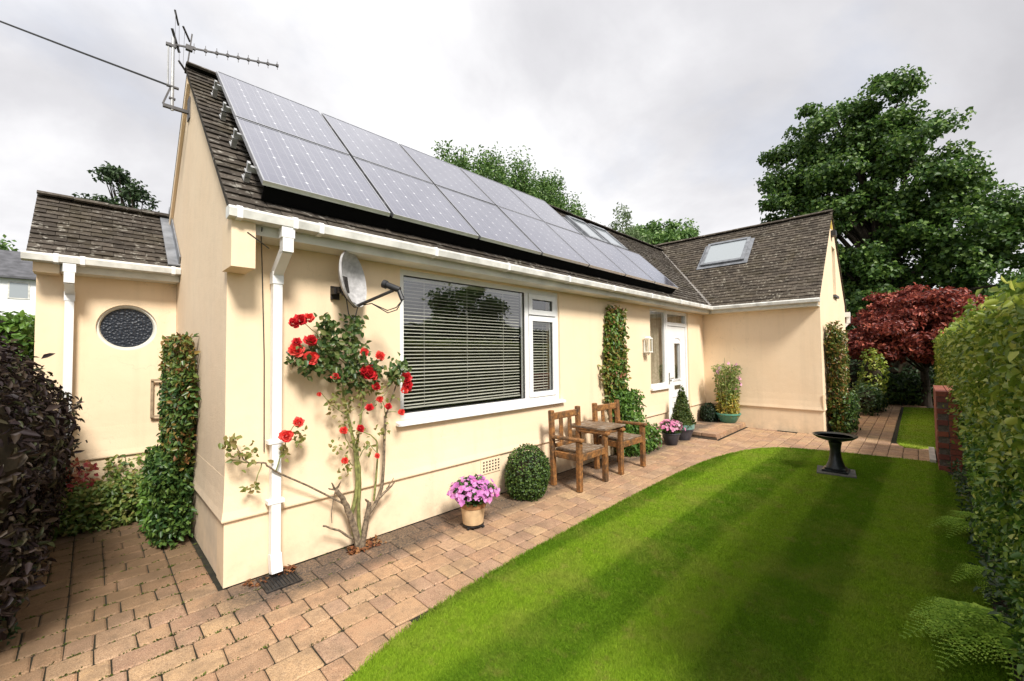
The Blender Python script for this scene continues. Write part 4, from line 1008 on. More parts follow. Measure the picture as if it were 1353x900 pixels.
# cream pot of lilac flowers
P0 = (1.86, -.46, .03)
lathe_thing('flower_pot', P0, [('pot', [(.085, 0), (.095, .008), (.112, .15), (.112, .155)], 'terracotta_cream'), ('rim', [(.1125, .155), (.122, .16), (.126, .205), (.110, .205), (.105, .17), (.005, .168)], 'terracotta_rim')], 'cream and brown terracotta pot holding the lilac flowers', 'pot')
t = empty('pot_stand', (P0[0], P0[1], 0), 'small dark caster stand under the cream terracotta pot', 'pot stand'); m = MB(); m.lathe([(.10, .02), (.10, .028)], 20); m.build('plate', 'rusty_iron', t)
for k in range(4):
    an = k*math.pi/2+.4; m = MB(); m.tube([(.10*math.cos(an)-.01, .10*math.sin(an), .012), (.10*math.cos(an)+.012, .10*math.sin(an), .012)], .012, 8); m.build('caster', 'black_plastic', t)
def bedding(loc, r, h, label, petal, nfl, rb, nleaf=900, up=.0):
    t = empty('flowering_plant', loc, label, 'flowers')
    P, N = blob_points([((0, 0, h*.35), (r*.82, r*.82, h*.45))], nleaf, .3); P = P[P[:, 2] > -.04]; leaves('foliage', P, N[:len(P)]+[0, 0, .4], .055, 'bedding_leaf', t, .42, droop=.2, kind='stuff')
    d = unit(rng.normal(0, 1, (nfl, 3))); d[:, 2] = np.abs(d[:, 2])*.9-.12; c = d*[r, r, h*.62]*rng.uniform(.66, 1.10, (nfl, 1))+[0, 0, h*.33]
    blossoms('blossoms', c, d+[-.15, -.35, .45], rb, petal, t)
    m = MB()
    for k in range(7): a_ = random.uniform(0, 6.28); m.tube([(0, 0, -.03), (r*.4*math.cos(a_), r*.4*math.sin(a_), h*.4)], .006, 5)
    m.build('stem', 'rose_green_stem', t); return t
bedding((P0[0], P0[1], .23), .225, .26, 'mound of lilac pink flowers spilling over the cream terracotta pot', 'lilac_petal', 190, .030)
# purple slate pot with pink flowers, and the conifer pot behind it
lathe_thing('flower_pot', (6.43, -.36, 0), [('pot', pot_prof(.10, .15, .21), 'slate_pot')], 'dark slate coloured pot holding the pink flowers nearest the door', 'pot')
bedding((6.43, -.36, .20), .215, .27, 'pink flowers in the dark slate pot left of the small conifer', 'rose_pink_petal', 120, .034, 700)
lathe_thing('conifer_pot', (7.0, -.33, 0), [('pot', pot_prof(.13, .185, .20), 'slate_pot'), ('glazed_rim', [(.186, .20), (.205, .205), (.21, .285), (.19, .285), (.185, .22), (.01, .215)], 'turquoise_glaze')], 'dark pot with a turquoise rim holding the cone shaped shrub', 'pot')
def cone_shrub(loc, r, h, label, mat, n, ls, nm='conifer'):
    t = empty(nm, loc, label, 'shrub'); u_ = 1-np.sqrt(rng.random(n)); z = u_*h; a_ = rng.uniform(0, 6.28, n)
    rad = r*(1-u_)**.85*rng.uniform(.55, 1.05, n)*(1+.12*np.sin(5*a_+z*17)); d = np.stack([np.cos(a_), np.sin(a_), np.zeros(n)], 1)
    leaves('foliage', d*rad[:, None]+np.stack([z*0, z*0, z], 1), d+[0, 0, .5], ls, mat, t, .4, d+[0, 0, .8], .6, .5, kind='stuff')
    m = MB(); m.tube([(0, 0, -.05), (0, 0, h*.9)], [.018, .004], 6); m.build('stem', 'bark', t)
    m = MB(); m.lathe([(r*.6, .02), (r*.45, h*.4), (.02, h*.85)], 10); m.build('inner_branches', 'inner_twigs', t)
cone_shrub((7.0, -.33, .26), .20, .70, 'small cone shaped shrub growing in the turquoise rimmed pot', 'conifer_leaf', 3200, .045)
# green pot with the tall flowers, on the step by the wing
lathe_thing('planter', (8.84, -.55, .106), [('pot', pot_prof(.15, .235, .20, .02), 'green_plastic')], 'round green planter in the corner at the end of the step', 'planter')
def tall_plant():
    t = empty('tall_flowering_plant', (8.84, -.55, .29), 'tall leafy plant with a few pale flowers in the green planter', 'plant')
    for k in range(13):
        a_ = random.uniform(0, 6.28); r0 = random.uniform(.02, .15); lean = random.uniform(.02, .17); H = random.uniform(.75, 1.12) if k else 1.24
        p0 = Vector((r0*math.cos(a_), r0*math.sin(a_), -.05)); p1 = p0+Vector((lean*math.cos(a_), lean*math.sin(a_), H)); m = MB(); m.tube([p0, p0.lerp(p1, .5)+Vector((0, 0, .0)), p1], [.007, .006, .003], 5); m.build('stem', 'rose_green_stem', t)
    n = 1500; z = rng.uniform(.25, 1.02, n); a_ = rng.uniform(0, 6.28, n); rad = (.13+.10*z)*np.sqrt(rng.random(n))*1.25; P = np.stack([rad*np.cos(a_), rad*np.sin(a_), z], 1); P = P[rng.random(n) < 1.1-.35*z]
    leaves('foliage', P, [0, -.3, 1], .06, 'tall_pot_leaf', t, .45, droop=.3, kind='stuff', spread=.9)
    n = 900; z = rng.uniform(-.02, .42, n); a_ = rng.uniform(0, 6.28, n); rad = .21*np.sqrt(rng.random(n)); leaves('lower_foliage', np.stack([rad*np.cos(a_), rad*np.sin(a_), z], 1), [-.4, -.5, .6], .07, 'yellow_stem_leaf', t, .4, droop=.5, kind='stuff', spread=.9)
    c = np.array([(-.22, .12, .88), (-.15, .10, .95), (.22, -.1, .98), (.25, -.13, 1.02), (.2, -.2, .62), (.05, -.22, .75), (.16, -.12, .50), (-.05, -.05, 1.06)]); blossoms('blossoms', c, c*0+[-.5, -.8, .3], .05, 'mallow_petal', t)
tall_plant()
def clipped(loc, lobes, label, mat, n, ls, nm='clipped_shrub', cat='shrub', shell=.82, core=.78):
    t = empty(nm, loc, label, cat); P, N = blob_points(lobes, n, shell); P = P+N*(lumpy(P, .03, 14)+lumpy(P, .035, 6))[:, None]; k = P[:, 2] > .005
    leaves('foliage', P[k], N[k]+[0, 0, .25], ls, mat, t, .55, kind='stuff', spread=.55)
    m = MB()
    for c_, r_ in lobes:
        vs = []; fs = []
        for i in range(7):
            for j in range(12): th = math.pi*i/6; ph = 2*math.pi*j/12; vs.append((c_[0]+r_[0]*core*math.sin(th)*math.cos(ph), c_[1]+r_[1]*core*math.sin(th)*math.sin(ph), max(.0, c_[2]+r_[2]*core*math.cos(th))))
        for i in range(6):
            for j in range(12): q = (j+1) % 12; fs.append((i*12+j, i*12+q, i*12+12+q, i*12+12+j))
        m.add(vs, fs)
    ib = m.build('inner_branches', 'inner_twigs', t); ib['kind'] = 'stuff'; return t
clipped((2.80, -.30, 0), [((0, 0, .27), (.265, .265, .30)), ((0, 0, .16), (.25, .25, .22))], 'clipped round box bush beside the nearer wooden chair', 'box_leaf', 9000, .026, 'box_ball')
clipped((8.72, -.20, .105), [((0, 0, .17), (.20, .17, .20)), ((.05, 0, .10), (.2, .16, .14))], 'small dark clipped bush beside the green planter on the step', 'dark_box_leaf', 3000, .04, 'box_ball')

# creeper on the front wall behind the far chair
def column(name, boxes, mat, label, ls, cat='climbing plant', stems=(), kw={}):
    """climber: leaves filling flattened boxes against a wall (x0,x1,y0,y1,z0,z1,n)"""
    t = empty(name, (0, 0, 0), label, cat)
    for bi, (x0, x1, y0, y1, z0, z1, n, mt, out) in enumerate(boxes):
        P = rng.uniform([x0, y0, z0], [x1, y1, z1], (n, 3)); q = np.abs((P-[(x0+x1)/2, (y0+y1)/2, (z0+z1)/2])/[(x1-x0)/2, (y1-y0)/2, (z1-z0)/2])
        P = P[(q**4).sum(1) < 1.15+.5*rng.random(n)]; w = lumpy(P, .06, 7); w2 = lumpy(P, .05, 9)
        o_ = np.array(out, float); P = P + np.cross(o_, [0, 0, 1])*w[:, None]*1.2 + o_*np.abs(w2)[:, None]*.5
        leaves('foliage', P, o_+[0, 0, .35], ls, mt, t, .6, droop=.4, kind='stuff', spread=.65)
    for pts, r0 in stems:
        m = MB(); m.tube(pts, [r0*(1-.6*i/max(1, len(pts)-1)) for i in range(len(pts))], 6); m.build('stem', 'bark', t)
    return t
column('wall_creeper', [(4.86, 5.42, -.12, -.01, .75, 2.32, 2300, 'creeper_leaf', (0, -1, 0)), (5.0, 5.7, -.26, -.02, .05, 1.0, 2300, 'bright_shrub_leaf', (0, -1, 0)), (5.1, 6.05, -.38, -.02, .0, .42, 1500, 'bright_shrub_leaf', (0, -1, 0)), (4.88, 5.42, -.13, -.01, .8, 2.2, 1100, 'bright_shrub_leaf', (0, -1, 0)), (4.70, 4.88, -.10, -.02, 1.15, 1.40, 70, 'creeper_leaf', (0, -1, 0))],
       None, 'climbing creeper with reddening top leaves on the wall behind the further chair', .065, stems=[([(5.3, -.1, 0), (5.2, -.05, 1.0), (5.1, -.05, 2.2)], .02), ([(5.4, -.1, 0), (5.35, -.05, 1.1), (5.4, -.05, 2.1)], .018)])
# climber on the near gable
column('wall_climber', [(-.14, -.02, .95, 2.2, .65, 1.80, 6500, 'pyracantha_leaf', (-1, -.3, 0)), (-.16, -.02, .92, 2.1, .7, 1.45, 2600, 'laurel_leaf', (-1, -.3, 0)), (-.28, -.02, .98, 2.1, .02, .72, 6000, 'laurel_leaf', (-1, -.3, 0)), (-.31, -.10, 1.1, 1.9, .02, .45, 900, 'bright_shrub_leaf', (-1, -.3, 0))],
       None, 'dense evergreen climber trained up the near gable wall', .05, stems=[([(-.12, 1.5, 0), (-.07, 1.5, 1.0), (-.07, 1.6, 1.75)], .02)])
column('low_shrub', [(-1.0, -.20, 1.95, 2.42, .0, .40, 4000, 'cotoneaster_leaf', (-.3, -1, .8)), (-.95, -.60, 2.1, 2.42, .38, .62, 200, 'red_shoot_leaf', (-.3, -1, .3)), (-.55, -.1, 2.3, 2.43, .40, .60, 130, 'cotoneaster_leaf', (-.3, -1, .3))],
       None, 'low spreading shrub with a few red shoots below the porthole wall', .05, 'shrub')
column('wall_shrub', [(9.35, 10.15, -HW-.30, -HW-.02, .0, 2.0, 3800, 'pyracantha_leaf', (0, -1, 0)), (9.35, 10.5, -HW-.42, -HW-.02, .0, .75, 1800, 'laurel_leaf', (0, -1, 0)), (9.3, 9.7, -HW-.25, -HW-.02, 1.5, 2.15, 500, 'pyracantha_leaf', (0, -1, 0))],
       None, 'dark reddish evergreen shrub trained on the gable of the right wing', .07, 'shrub', [([(9.7, -HW-.1, 0), (9.7, -HW-.08, 1.9)], .03)])
t = empty('trellis', (-.18, WY-.03, .95), 'narrow wooden trellis frame fixed beside the corner under the porthole', 'trellis')
for (n_, a_, b_) in (('upright', (-.02, 0, 0), (-.02, 0, .42)), ('upright', (.07, 0, 0), (.07, 0, .42)), ('crossbar', (-.03, -.012, .41), (.13, -.012, .41)), ('crossbar', (-.03, -.012, .02), (.13, -.012, .02))):
    m = MB(); m.bar(a_, b_, .022, .018); m.build(n_, 'trellis_wood', t)

# ------------------------------------------------------------ climbing rose
def rose():
    t = empty('climbing_rose', (.93, -.10, 0), 'climbing rose with red blooms and bare woody base on the front wall', 'rose bush')
    Mi = Matrix.Translation((-.93, .10, 0))
    def put(o): o.matrix_parent_inverse = Mi; return o
    def stem(pts, r0, r1, mat, y0=-.10, y1=-.13, n=6):
        k = len(pts); pp = []
        for i, (x, z) in enumerate(pts):
            q = i/(k-1); pp.append(Vector((x, y0+(y1-y0)*q+random.uniform(-.012, .012), z)))
        fine = []
        for i in range(k-1):
            for s_ in range(4):
                q = s_/4; a0 = pp[max(i-1, 0)]; b0 = pp[i]; c0 = pp[i+1]; d0 = pp[min(i+2, k-1)]
                fine.append(.5*((2*b0)+(-a0+c0)*q+(2*a0-5*b0+4*c0-d0)*q*q+(-a0+3*b0-3*c0+d0)*q**3)+Vector((random.uniform(-.004, .004), 0, random.uniform(-.004, .004))))
        fine.append(pp[-1]); m = MB(); L = len(fine); m.tube(fine, [r0+(r1-r0)*i/(L-1) for i in range(L)], n); return put(m.build('stem', mat, t, True))
    stem([(.93, 0), (.86, .24), (.90, .5), (.88, .83), (.82, 1.12), (.78, 1.34), (.86, 1.55)], .021, .006, 'rose_green_stem')
    stem([(.94, 0), (.92, .3), (.92, .6), (.90, .85), (.93, 1.1), (.95, 1.35), (.9, 1.6)], .017, .005, 'rose_green_stem')
    stem([(.92, 0), (.86, .24), (.79, .42), (.72, .53)], .03, .018, 'rose_old_wood'); stem([(.72, .53), (.68, .60)], .012, .004, 'rose_old_wood'); stem([(.73, .52), (.76, .59)], .010, .004, 'rose_old_wood'); stem([(.72, .53), (.66, .56)], .010, .004, 'rose_old_wood')
    stem([(.79, .40), (.59, .55), (.29, .77), (.20, .85), (.10, .87), (.04, 1.0)], .009, .004, 'rose_old_wood', -.10, -.14)
    stem([(.95, 0), (.98, .2), (1.0, .36)], .028, .018, 'rose_old_wood'); stem([(1.0, .36), (.96, .40)], .012, .004, 'rose_old_wood')
    stem([(.98, .22), (1.10, .37), (1.13, .56), (1.15, 1.02), (1.17, 1.11), (1.29, 1.42)], .018, .005, 'rose_old_wood')
    stem([(1.10, .37), (1.20, .44), (1.24, .47)], .013, .004, 'rose_old_wood'); stem([(1.18, .42), (1.22, .52)], .008, .003, 'rose_old_wood')
    stem([(1.06, .35), (1.08, .8), (1.04, .9), (.94, .96)], .009, .004, 'rose_green_stem')
    stem([(.86, .1), (.75, .2), (.62, .28)], .012, .007, 'rose_old_wood'); stem([(.74, .54), (.70, .4), (.69, .28)], .006, .003, 'rose_old_wood')
    twig = [[(.86, 1.5), (.70, 1.6), (.52, 1.7)], [(.84, 1.5), (.62, 1.72), (.44, 1.86)], [(.62, 1.72), (.62, 1.92)], [(.88, 1.5), (.85, 1.75), (.84, 1.93)], [(.92, 1.4), (1.02, 1.52), (1.07, 1.6)], [(.90, 1.1), (1.02, 1.2), (1.15, 1.28), (1.2, 1.4)],
            [(.82, 1.1), (.7, 1.2), (.58, 1.32)], [(.88, .8), (.80, .9), (.76, 1.0)], [(.9, .75), (.98, .85), (1.04, .78)], [(.86, .7), (.78, .78)], [(.29, .77), (.34, .95), (.36, 1.03), (.42, 1.12)], [(.20, .85), (.14, .70)], [(.94, .96), (.90, 1.02)],
            [(1.16, 1.1), (1.27, 1.1)], [(.86, 1.45), (.55, 1.58), (.42, 1.6)], [(1.16, 1.05), (1.12, 1.18), (1.08, 1.23)], [(.9, 1.5), (.93, 1.63)], [(.10, .87), (.0, .92)]]
    for q in twig: stem(q, .005, .0025, 'rose_green_stem', -.12, -.17, 5)
    cl = [(.65, 1.79, .06), (.6, 1.69, .07), (.7, 1.61, .08), (.81, 1.77, .06), (.76, 1.5, .08), (.84, 1.63, .08), (.55, 1.51, .06), (.43, 1.57, .05), (1.21, 1.46, .07), (1.27, 1.51, .05), (.93, 1.38, .08), (.9, 1.55, .08), (.63, 1.85, .04), (.72, 1.70, .07), (.80, 1.42, .07), (1.02, 1.48, .05), (.5, 1.62, .06), (.86, 1.88, .05), (.68, 1.52, .07)]
    P = np.concatenate([np.array([x, -.155, z])+rng.normal(0, 1, (46, 3))*[r*.75, .045, r*.75] for x, z, r in cl]); put(leaves('foliage', P, [-.1, -1, .35], .052, 'rose_leaf', t, .66, droop=.5, kind='stuff', spread=.6))
    cy = [(.41, 1.02, .04), (.46, .98, .03), (.32, .91, .03), (.13, .69, .03), (.03, 1.0, .04), (-.01, 1.04, .03), (.07, .95, .05), (.12, .9, .04), (.75, .86, .05), (.68, 1.21, .05), (.73, 1.29, .07), (.93, 1.3, .07), (.96, .85, .05), (.79, 1.17, .06), (1.05, 1.3, .05), (1.17, 1.22, .05), (.84, 1.05, .06), (.86, 1.22, .07), (1.12, .95, .04), (.80, .68, .04), (1.22, 1.38, .05), (.88, .92, .04)]
    P = np.concatenate([np.array([x, -.14, z])+rng.normal(0, 1, (15, 3))*[r*.8, .03, r*.8] for x, z, r in cy]); put(leaves('young_foliage', P, [-.1, -1, .35], .040, 'rose_young_leaf', t, .62, droop=.4, kind='stuff', spread=.6))
    def bloom(k, mat):
        P = []; A = []; N = []; S = []
        for ring, (cnt, tilt, rr) in enumerate(((6, .35, .85), (8, .8, .85), (8, 1.4, .75), (7, 2.2, .62), (6, 3.5, .5), (4, 6., .42))):
            for i in range(cnt):
                a_ = 2*math.pi*(i+.5*ring)/cnt+random.uniform(-.25, .25); d = np.array([math.cos(a_), math.sin(a_), 0]); A.append(d+[0, 0, tilt*.8]); N.append(np.array([0, 0, 1.])-d*tilt*.8); P.append(d*(.014-.0015*ring)+[0, 0, .007*ring-.02]); S.append(.046*rr+.004)
        for i in range(7):
            a_ = 2*math.pi*i/7; d = np.array([math.cos(a_), math.sin(a_), 0]); A.append(d+[0, 0, .35]); N.append(np.array([0, 0, 1.])-d*.3); P.append(d*.001+[0, 0, .006+.003*(i % 3)]); S.append(.024)
        return leaves('bloom', P, np.array(N), np.array(S), mat, t, 1.15, np.array(A), 1., .14, -.18, 1)
    prot = [bloom(k, m_) for k, m_ in enumerate(('red_petal', 'coral_petal', 'red_petal', 'coral_petal'))]
    RB = [(.43, 1.87, 1.0), (.49, 1.89, .9), (.385, 1.85, .9), (.40, 1.65, 1.15), (.405, 1.71, .7), (.51, 1.72, 1.1), (.51, 1.59, 1.15), (.93, 1.63, .75), (1.07, 1.6, .85), (.97, 1.46, 1.35), (.93, 1.48, .8), (1.01, 1.43, .9), (1.04, 1.34, .8), (1.32, 1.40, 1.0), (1.335, 1.33, 1.15), (1.30, 1.29, .8), (.69, 1.44, .7), (1.07, 1.23, .62), (1.15, 1.16, .62), (.97, 1.17, .7), (1.27, 1.1, .65), (.76, 1.01, .7), (.89, 1.01, .7), (.77, .77, .62), (1.04, .76, .5), (.42, 1.12, .8), (.34, 1.03, 1.0), (.57, 1.31, .4)]
    for i, (x, z, s_) in enumerate(RB):
        o = prot[i % 4] if i < 4 else prot[[0, 1, 2, 3, 0, 1][random.randrange(6)]].copy()
        if i >= 4: C.objects.link(o); o.parent = t
        o.matrix_parent_inverse = Mi
        d = Vector((random.uniform(-.5, .35), -1, random.uniform(-.1, .8))); o.location = (x-.01, -.20-.015*random.random(), z); o.rotation_euler = d.to_track_quat('Z', 'Y').to_euler(); o.scale = (s_*.93,)*3
rose()
# soil pit with fallen leaves under the rose, drain grate
g = MB(); g.box((.84, -.17, -.03), (1.11, .0, -.008)); tag(g.build('soil_pit', 'soil'), kind='structure')
P = rng.uniform([.83, -.19, -.004], [1.12, -.015, .012], (150, 3)); tag(leaves('fallen_leaves', P, [0, 0, 1], .035, 'leaf_litter', None, .6, spread=.5), 'brown fallen leaves lying at the foot of the climbing rose', 'fallen leaves', kind='stuff')
P = np.concatenate([rng.uniform([.12, -.14, .002], [.24, -.02, .014], (40, 3)), rng.uniform([.33, -.12, .004], [.44, -.02, .018], (45, 3))]); tag(leaves('fallen_leaves', P, [0, 0, 1], .03, 'leaf_litter', None, .6, spread=.5), 'brown fallen leaves gathered around the drain grate', 'fallen leaves', kind='stuff')
gr = empty('drain_grate', (.305, -.165, 0), 'dark iron drain grate in the paving under the near downpipe', 'drain'); m = MB()
for q in [((-.115, -.125, -.004), (.115, -.114, .009)), ((-.115, .114, -.004), (.115, .125, .009)), ((-.115, -.114, -.004), (-.104, .114, .009)), ((.104, -.114, -.004), (.115, .114, .009))]: m.box(*q)
m.build('frame', 'rusty_iron', gr); m = MB(); m.box((-.104, -.114, -.004), (.104, .114, .0025)); m.build('sump', 'dark_seal', gr)
for k in range(9):
    m = MB(); m.box((-.094+k*.0225, -.114, .0025), (-.083+k*.0225, .114, .008)); m.build('bar', 'rusty_iron', gr)

# ------------------------------------------------------------ bird bath, brick wall
bb = empty('bird_bath', (6.18, -2.66, .03), 'dark metal bird bath with a wide bowl on the lawn', 'bird bath')
m = MB(); m.lathe([(.03, .385), (.10, .395), (.19, .425), (.232, .455), (.240, .468), (.225, .470), (.18, .447), (.09, .43), (.01, .428)], 36); m.build('bowl', 'bronze', bb, True)
m = MB(); m.lathe([(.001, .452), (.19, .452)], 36); m.build('water', 'basin_water', bb)
m = MB(); m.lathe([(.115, .045), (.105, .06), (.08, .12), (.062, .2), (.058, .28), (.066, .34), (.075, .375), (.06, .39)], 12); m.build('pedestal', 'bronze', bb, True)
m = MB(); m.bar((0, 0, 0), (0, 0, .028), .27, .27, ch=.006); m.bar((0, 0, .028), (0, 0, .05), .215, .215, ch=.005); m.build('base', 'bronze', bb)
m = MB(); m.box((-.2, -.2, 0), (.2, .2, .02)); o = m.build('paving_slab', 'stone_slab'); o.location = (6.18, -2.66, .01); o.rotation_euler = (0, 0, .12); tag(o, 'square dark stone slab under the bird bath', 'slab')
bw = empty('brick_wall', (7.2, -3.62, 0), 'low red brick garden wall end against the hedge', 'wall'); m = MB(); m.box((.012, -.43, -.03), (1.34, -.012, .975)); m.build('mortar_core', 'mortar', bw)
bm_ = MB(); bm_.box((-.105, -.051, -.0325), (.105, .051, .0325)); first = None
def brick(loc, rz, sx=1.):
    global first
    if first is None: first = bm_.build('brick', 'red_brick', bw); o = first
    else: o = link('brick', first.data, bw)
    o.location = loc; o.rotation_euler = (random.uniform(-.01, .01), 0, rz); o.scale = (sx, 1, 1)
for r in range(13):
    z = .037+r*.075; odd = r % 2
    for i in range(6): brick((.105+.115*odd+i*.225 if not (odd and i == 5) else 1.29, -.053, z), 0, 1 if not (odd and i == 5) else .62)
    if odd: brick((.053, -.33, z), math.pi/2); brick((.053, -.165, z), math.pi/2, .5)
    else: brick((.053, -.22, z), math.pi/2); brick((.053, -.388, z), math.pi/2, .5)
for i in range(6):
    for k in range(4): brick((.105+i*.225, -.053-.112*k, 1.012), 0)
m = MB(); m.box((.45, .012, -.02), (1.5, .075, .055)); o = m.build('kerb_stone', 'pale_stone'); o.location = (7.2, -3.62, 0); tag(o, 'pale edging stone at the foot of the brick wall', 'kerb stone')

# ------------------------------------------------------------ hedges
def hedge(name, x0, x1, y0, y1, z0, z1, n, ls, mat, label, faces, amp=.06, core=.09, detail=1, cat='hedge', aspect=.58, extra=None, thick=.16):
    t = empty(name, ((x0+x1)/2, (y0+y1)/2, 0), label, cat); off = np.array([(x0+x1)/2, (y0+y1)/2, 0])
    F = {'-x': ((0, 1), x0, -1), '+x': ((0, 1), x1, 1), '-y': ((1, 0), y0, -1), '+y': ((1, 0), y1, 1), '+z': ((2, 0), z1, 1)}
    ar = {}
    for f in faces: ar[f] = {'x': (y1-y0)*(z1-z0), 'y': (x1-x0)*(z1-z0), 'z': (x1-x0)*(y1-y0)}[f[1]]
    tot = sum(ar.values()); Ps = []; Ns = []
    for f in faces:
        k = int(n*ar[f]/tot); P = rng.uniform([x0, y0, z0], [x1, y1, z1], (k, 3)); ax = 'xyz'.index(f[1]); sgn = -1 if f[0] == '-' else 1
        P[:, ax] = F[f][1] - sgn*rng.exponential(thick*.4, k); nn = np.zeros(3); nn[ax] = sgn
        P = P+nn*(lumpy(P, amp, 4.5)+lumpy(P, amp*.5, 14)+.02)[:, None]; Ps.append(P); Ns.append(np.broadcast_to(nn, (k, 3)))
    P = np.concatenate(Ps); N = np.concatenate(Ns)
    # round the top edges off
    leaves('foliage', P-off, N+[0, 0, .35], ls*rng.uniform(.65, 1.25, len(P)), mat, t, aspect, droop=.45, kind='stuff', spread=.7, detail=detail)
    m = MB(); m.box((x0+core-off[0], y0+core-off[1], 0), (x1-core-off[0], y1-core-off[1], z1-core)); m.build('inner_branches', 'inner_twigs', t)
    if extra is not None: extra(t, off)
    return t
hedge('beech_hedge', .9, 7.15, -5.0, -3.86, .12, 1.86, 80000, .046, 'beech_leaf', 'tall clipped green beech hedge along the right edge of the lawn', ['+y', '+z', '+x'], .11)
def shoots(t, off):
    n = 900; P = np.stack([rng.uniform(2, 7.1, n), rng.uniform(-4.3, -3.85, n), 1.84+rng.exponential(.05, n)], 1); leaves('top_shoots', P-off, [0, .4, 1], .06, 'golden_beech_leaf', t, .5, [0, 0, 1], .5, .6, kind='stuff')
def gold(t, off):
    n = 9000; P = np.stack([rng.uniform(1.5, 7.15, n), -3.86+rng.normal(.05, .05, n), 1.86-np.abs(rng.normal(0, .42, n))], 1); k = P[:, 2] > .3; P = P[k]; leaves('light_foliage', P-off, [0, 1, .5], .045, 'golden_beech_leaf', t, .58, droop=.4, kind='stuff', spread=.7)
kt = [o for o in bpy.data.objects if o.get('label', '').startswith('tall clipped green beech')][0]; shoots(kt, np.array([4.025, -4.43, 0])); gold(kt, np.array([4.025, -4.43, 0]))
hedge('golden_hedge', 8.85, 15.4, -5.0, -3.82, .3, 1.86, 16000, .07, 'golden_beech_leaf', 'lighter yellow green hedge further along behind the brick wall', ['+y', '+z', '-x'], .06)
def copper():
    t = empty('copper_hedge', (-1.5, 1.1, 0), 'dark purple leaved hedge at the left edge beside the path', 'hedge'); L = []
    for k in range(5):
        y = .15+.5*k; L += [((-1.56+random.uniform(-.03, .03), y, 1.0), (.80, .55, .80+random.uniform(-.04, .05))), ((-1.6, y, .45), (.80, .55, .55))]
    P, N = blob_points(L, 36000, .86); P = P+N*(lumpy(P, .10, 5)+lumpy(P, .06, 13))[:, None]; k = (P[:, 2] > .02) & (P[:, 0] > -1.75)
    P = P[k]; N = N[k]; leaves('foliage', P-[-1.5, 1.1, 0], N+[0, 0, .25], .058*rng.uniform(.6, 1.3, len(P)), 'copper_leaf', t, .42, N*.6+[0, 0, -.2], .4, droop=.2, kind='stuff', spread=.6)
    n = 500; q = rng.integers(0, len(P), n); P2 = P[q]+N[q]*rng.uniform(0, .12, (n, 1)); leaves('outer_shoots', P2-[-1.5, 1.1, 0], N[q]+[0, 0, .5], .068, 'copper_leaf', t, .38, N[q]+[0, 0, .3], .8, .4, kind='stuff')
    m = MB()
    for c_, r_ in L:
        vs = []; fs = []
        for a in range(7):
            for b in range(10): th = math.pi*a/6; ph = 2*math.pi*b/10; vs.append((c_[0]+1.5+r_[0]*.82*math.sin(th)*math.cos(ph), c_[1]-1.1+r_[1]*.9*math.sin(th)*math.sin(ph), max(0, c_[2]+r_[2]*.85*math.cos(th))))
        for a in range(6):
            for b in range(10): g_ = (b+1) % 10; fs.append((a*10+b, a*10+g_, a*10+10+g_, a*10+10+b))
        m.add(vs, fs)
    o = m.build('inner_branches', 'inner_twigs', t); o['kind'] = 'stuff'
copper()
hedge('green_hedge', -2.3, -1.12, 2.75, 4.6, .0, 2.02, 7000, .075, 'bright_shrub_leaf', 'bright green shrub hedge showing above the purple leaved one', ['+x', '-y', '+z'], .10, .14)
def green_under():
    t = empty('hedge_bottom_plant', (-1.0, .4, 0), 'low green plants sprouting under the purple leaved hedge', 'plant')
    P = rng.uniform([-.10, -.35, .01], [.06, 1.1, .22], (240, 3)); leaves('foliage', P, [.6, -.4, .5], .05, 'shade_leaf', t, .4, droop=.3, kind='stuff')
green_under()

# ferns at the foot of the beech hedge
def fern(loc, fr, label):
    t = empty('fern', loc, label, 'fern', 'ferns at the foot of the beech hedge')
    for az, L, lift in fr:
        d = Vector((math.cos(az), math.sin(az), 0)); pts = []; K = 22
        for i in range(K+1):
            q = i/K; pts.append(d*(L*q)+Vector((0, 0, lift*math.sin(q*2.4)*.55-.06*q*q)))
        m = MB(); m.tube([pts[i] for i in range(0, K+1, 3)], [.004, .004, .0035, .003, .003, .0025, .002, .0015][:len(range(0, K+1, 3))], 5); fo = m.build('frond', 'fern_leaf', t)
        P = []; A = []; S = []; side = d.cross(Vector((0, 0, 1)))
        for i in range(2, K+1):
            q = i/K; w = .24*L*math.sin(math.pi*min(1, q*1.02)**.75)+.012
            for sg in (-1, 1):
                base = pts[i]; dirv = (side*sg+d*.45+Vector((0, 0, -.12))).normalized(); nl = 9
                for k in range(nl):
                    f = k/nl
                    for s2 in (-1, 1):
                        P.append(base+dirv*(w*f)); A.append(dirv*.55+d*s2*.8); S.append(max(.010, w*.26*(1-f*.7)))
        asp = np.array([.5]*len(P)); leaves('pinnae', np.array([tuple(p) for p in P]), [0, 0, 1], np.array(S), 'fern_leaf', fo, .45, np.array([tuple(a_) for a_ in A]), 1., .12, .1, 0, kind='stuff')
fern((4.75, -3.90, .05), [(2.6, .58, .22), (2.2, .50, .2), (3.0, .5, .16), (2.4, .45, .34)], 'fern arching from the hedge midway along the lawn edge')
fern((3.75, -3.90, .03), [(2.8, .5, .12), (2.4, .45, .2)], 'second nearest fern at the hedge foot')
fern((3.0, -3.80, .04), [(2.75, .78, .16), (3.05, .65, .22), (2.45, .68, .14), (2.6, .6, .32), (2.2, .5, .2)], 'nearest fern reaching over the lawn in the lower right corner')
P = rng.uniform([2.6, -3.9, .02], [7.1, -3.72, .22], (700, 3)); t = empty('hedge_bottom_plant', (4.5, -3.8, 0), 'dark ground leaves under the beech hedge', 'plant'); leaves('foliage', P-[4.5, -3.8, 0], [0, .5, .7], .05, 'shade_leaf', t, .5, kind='stuff')

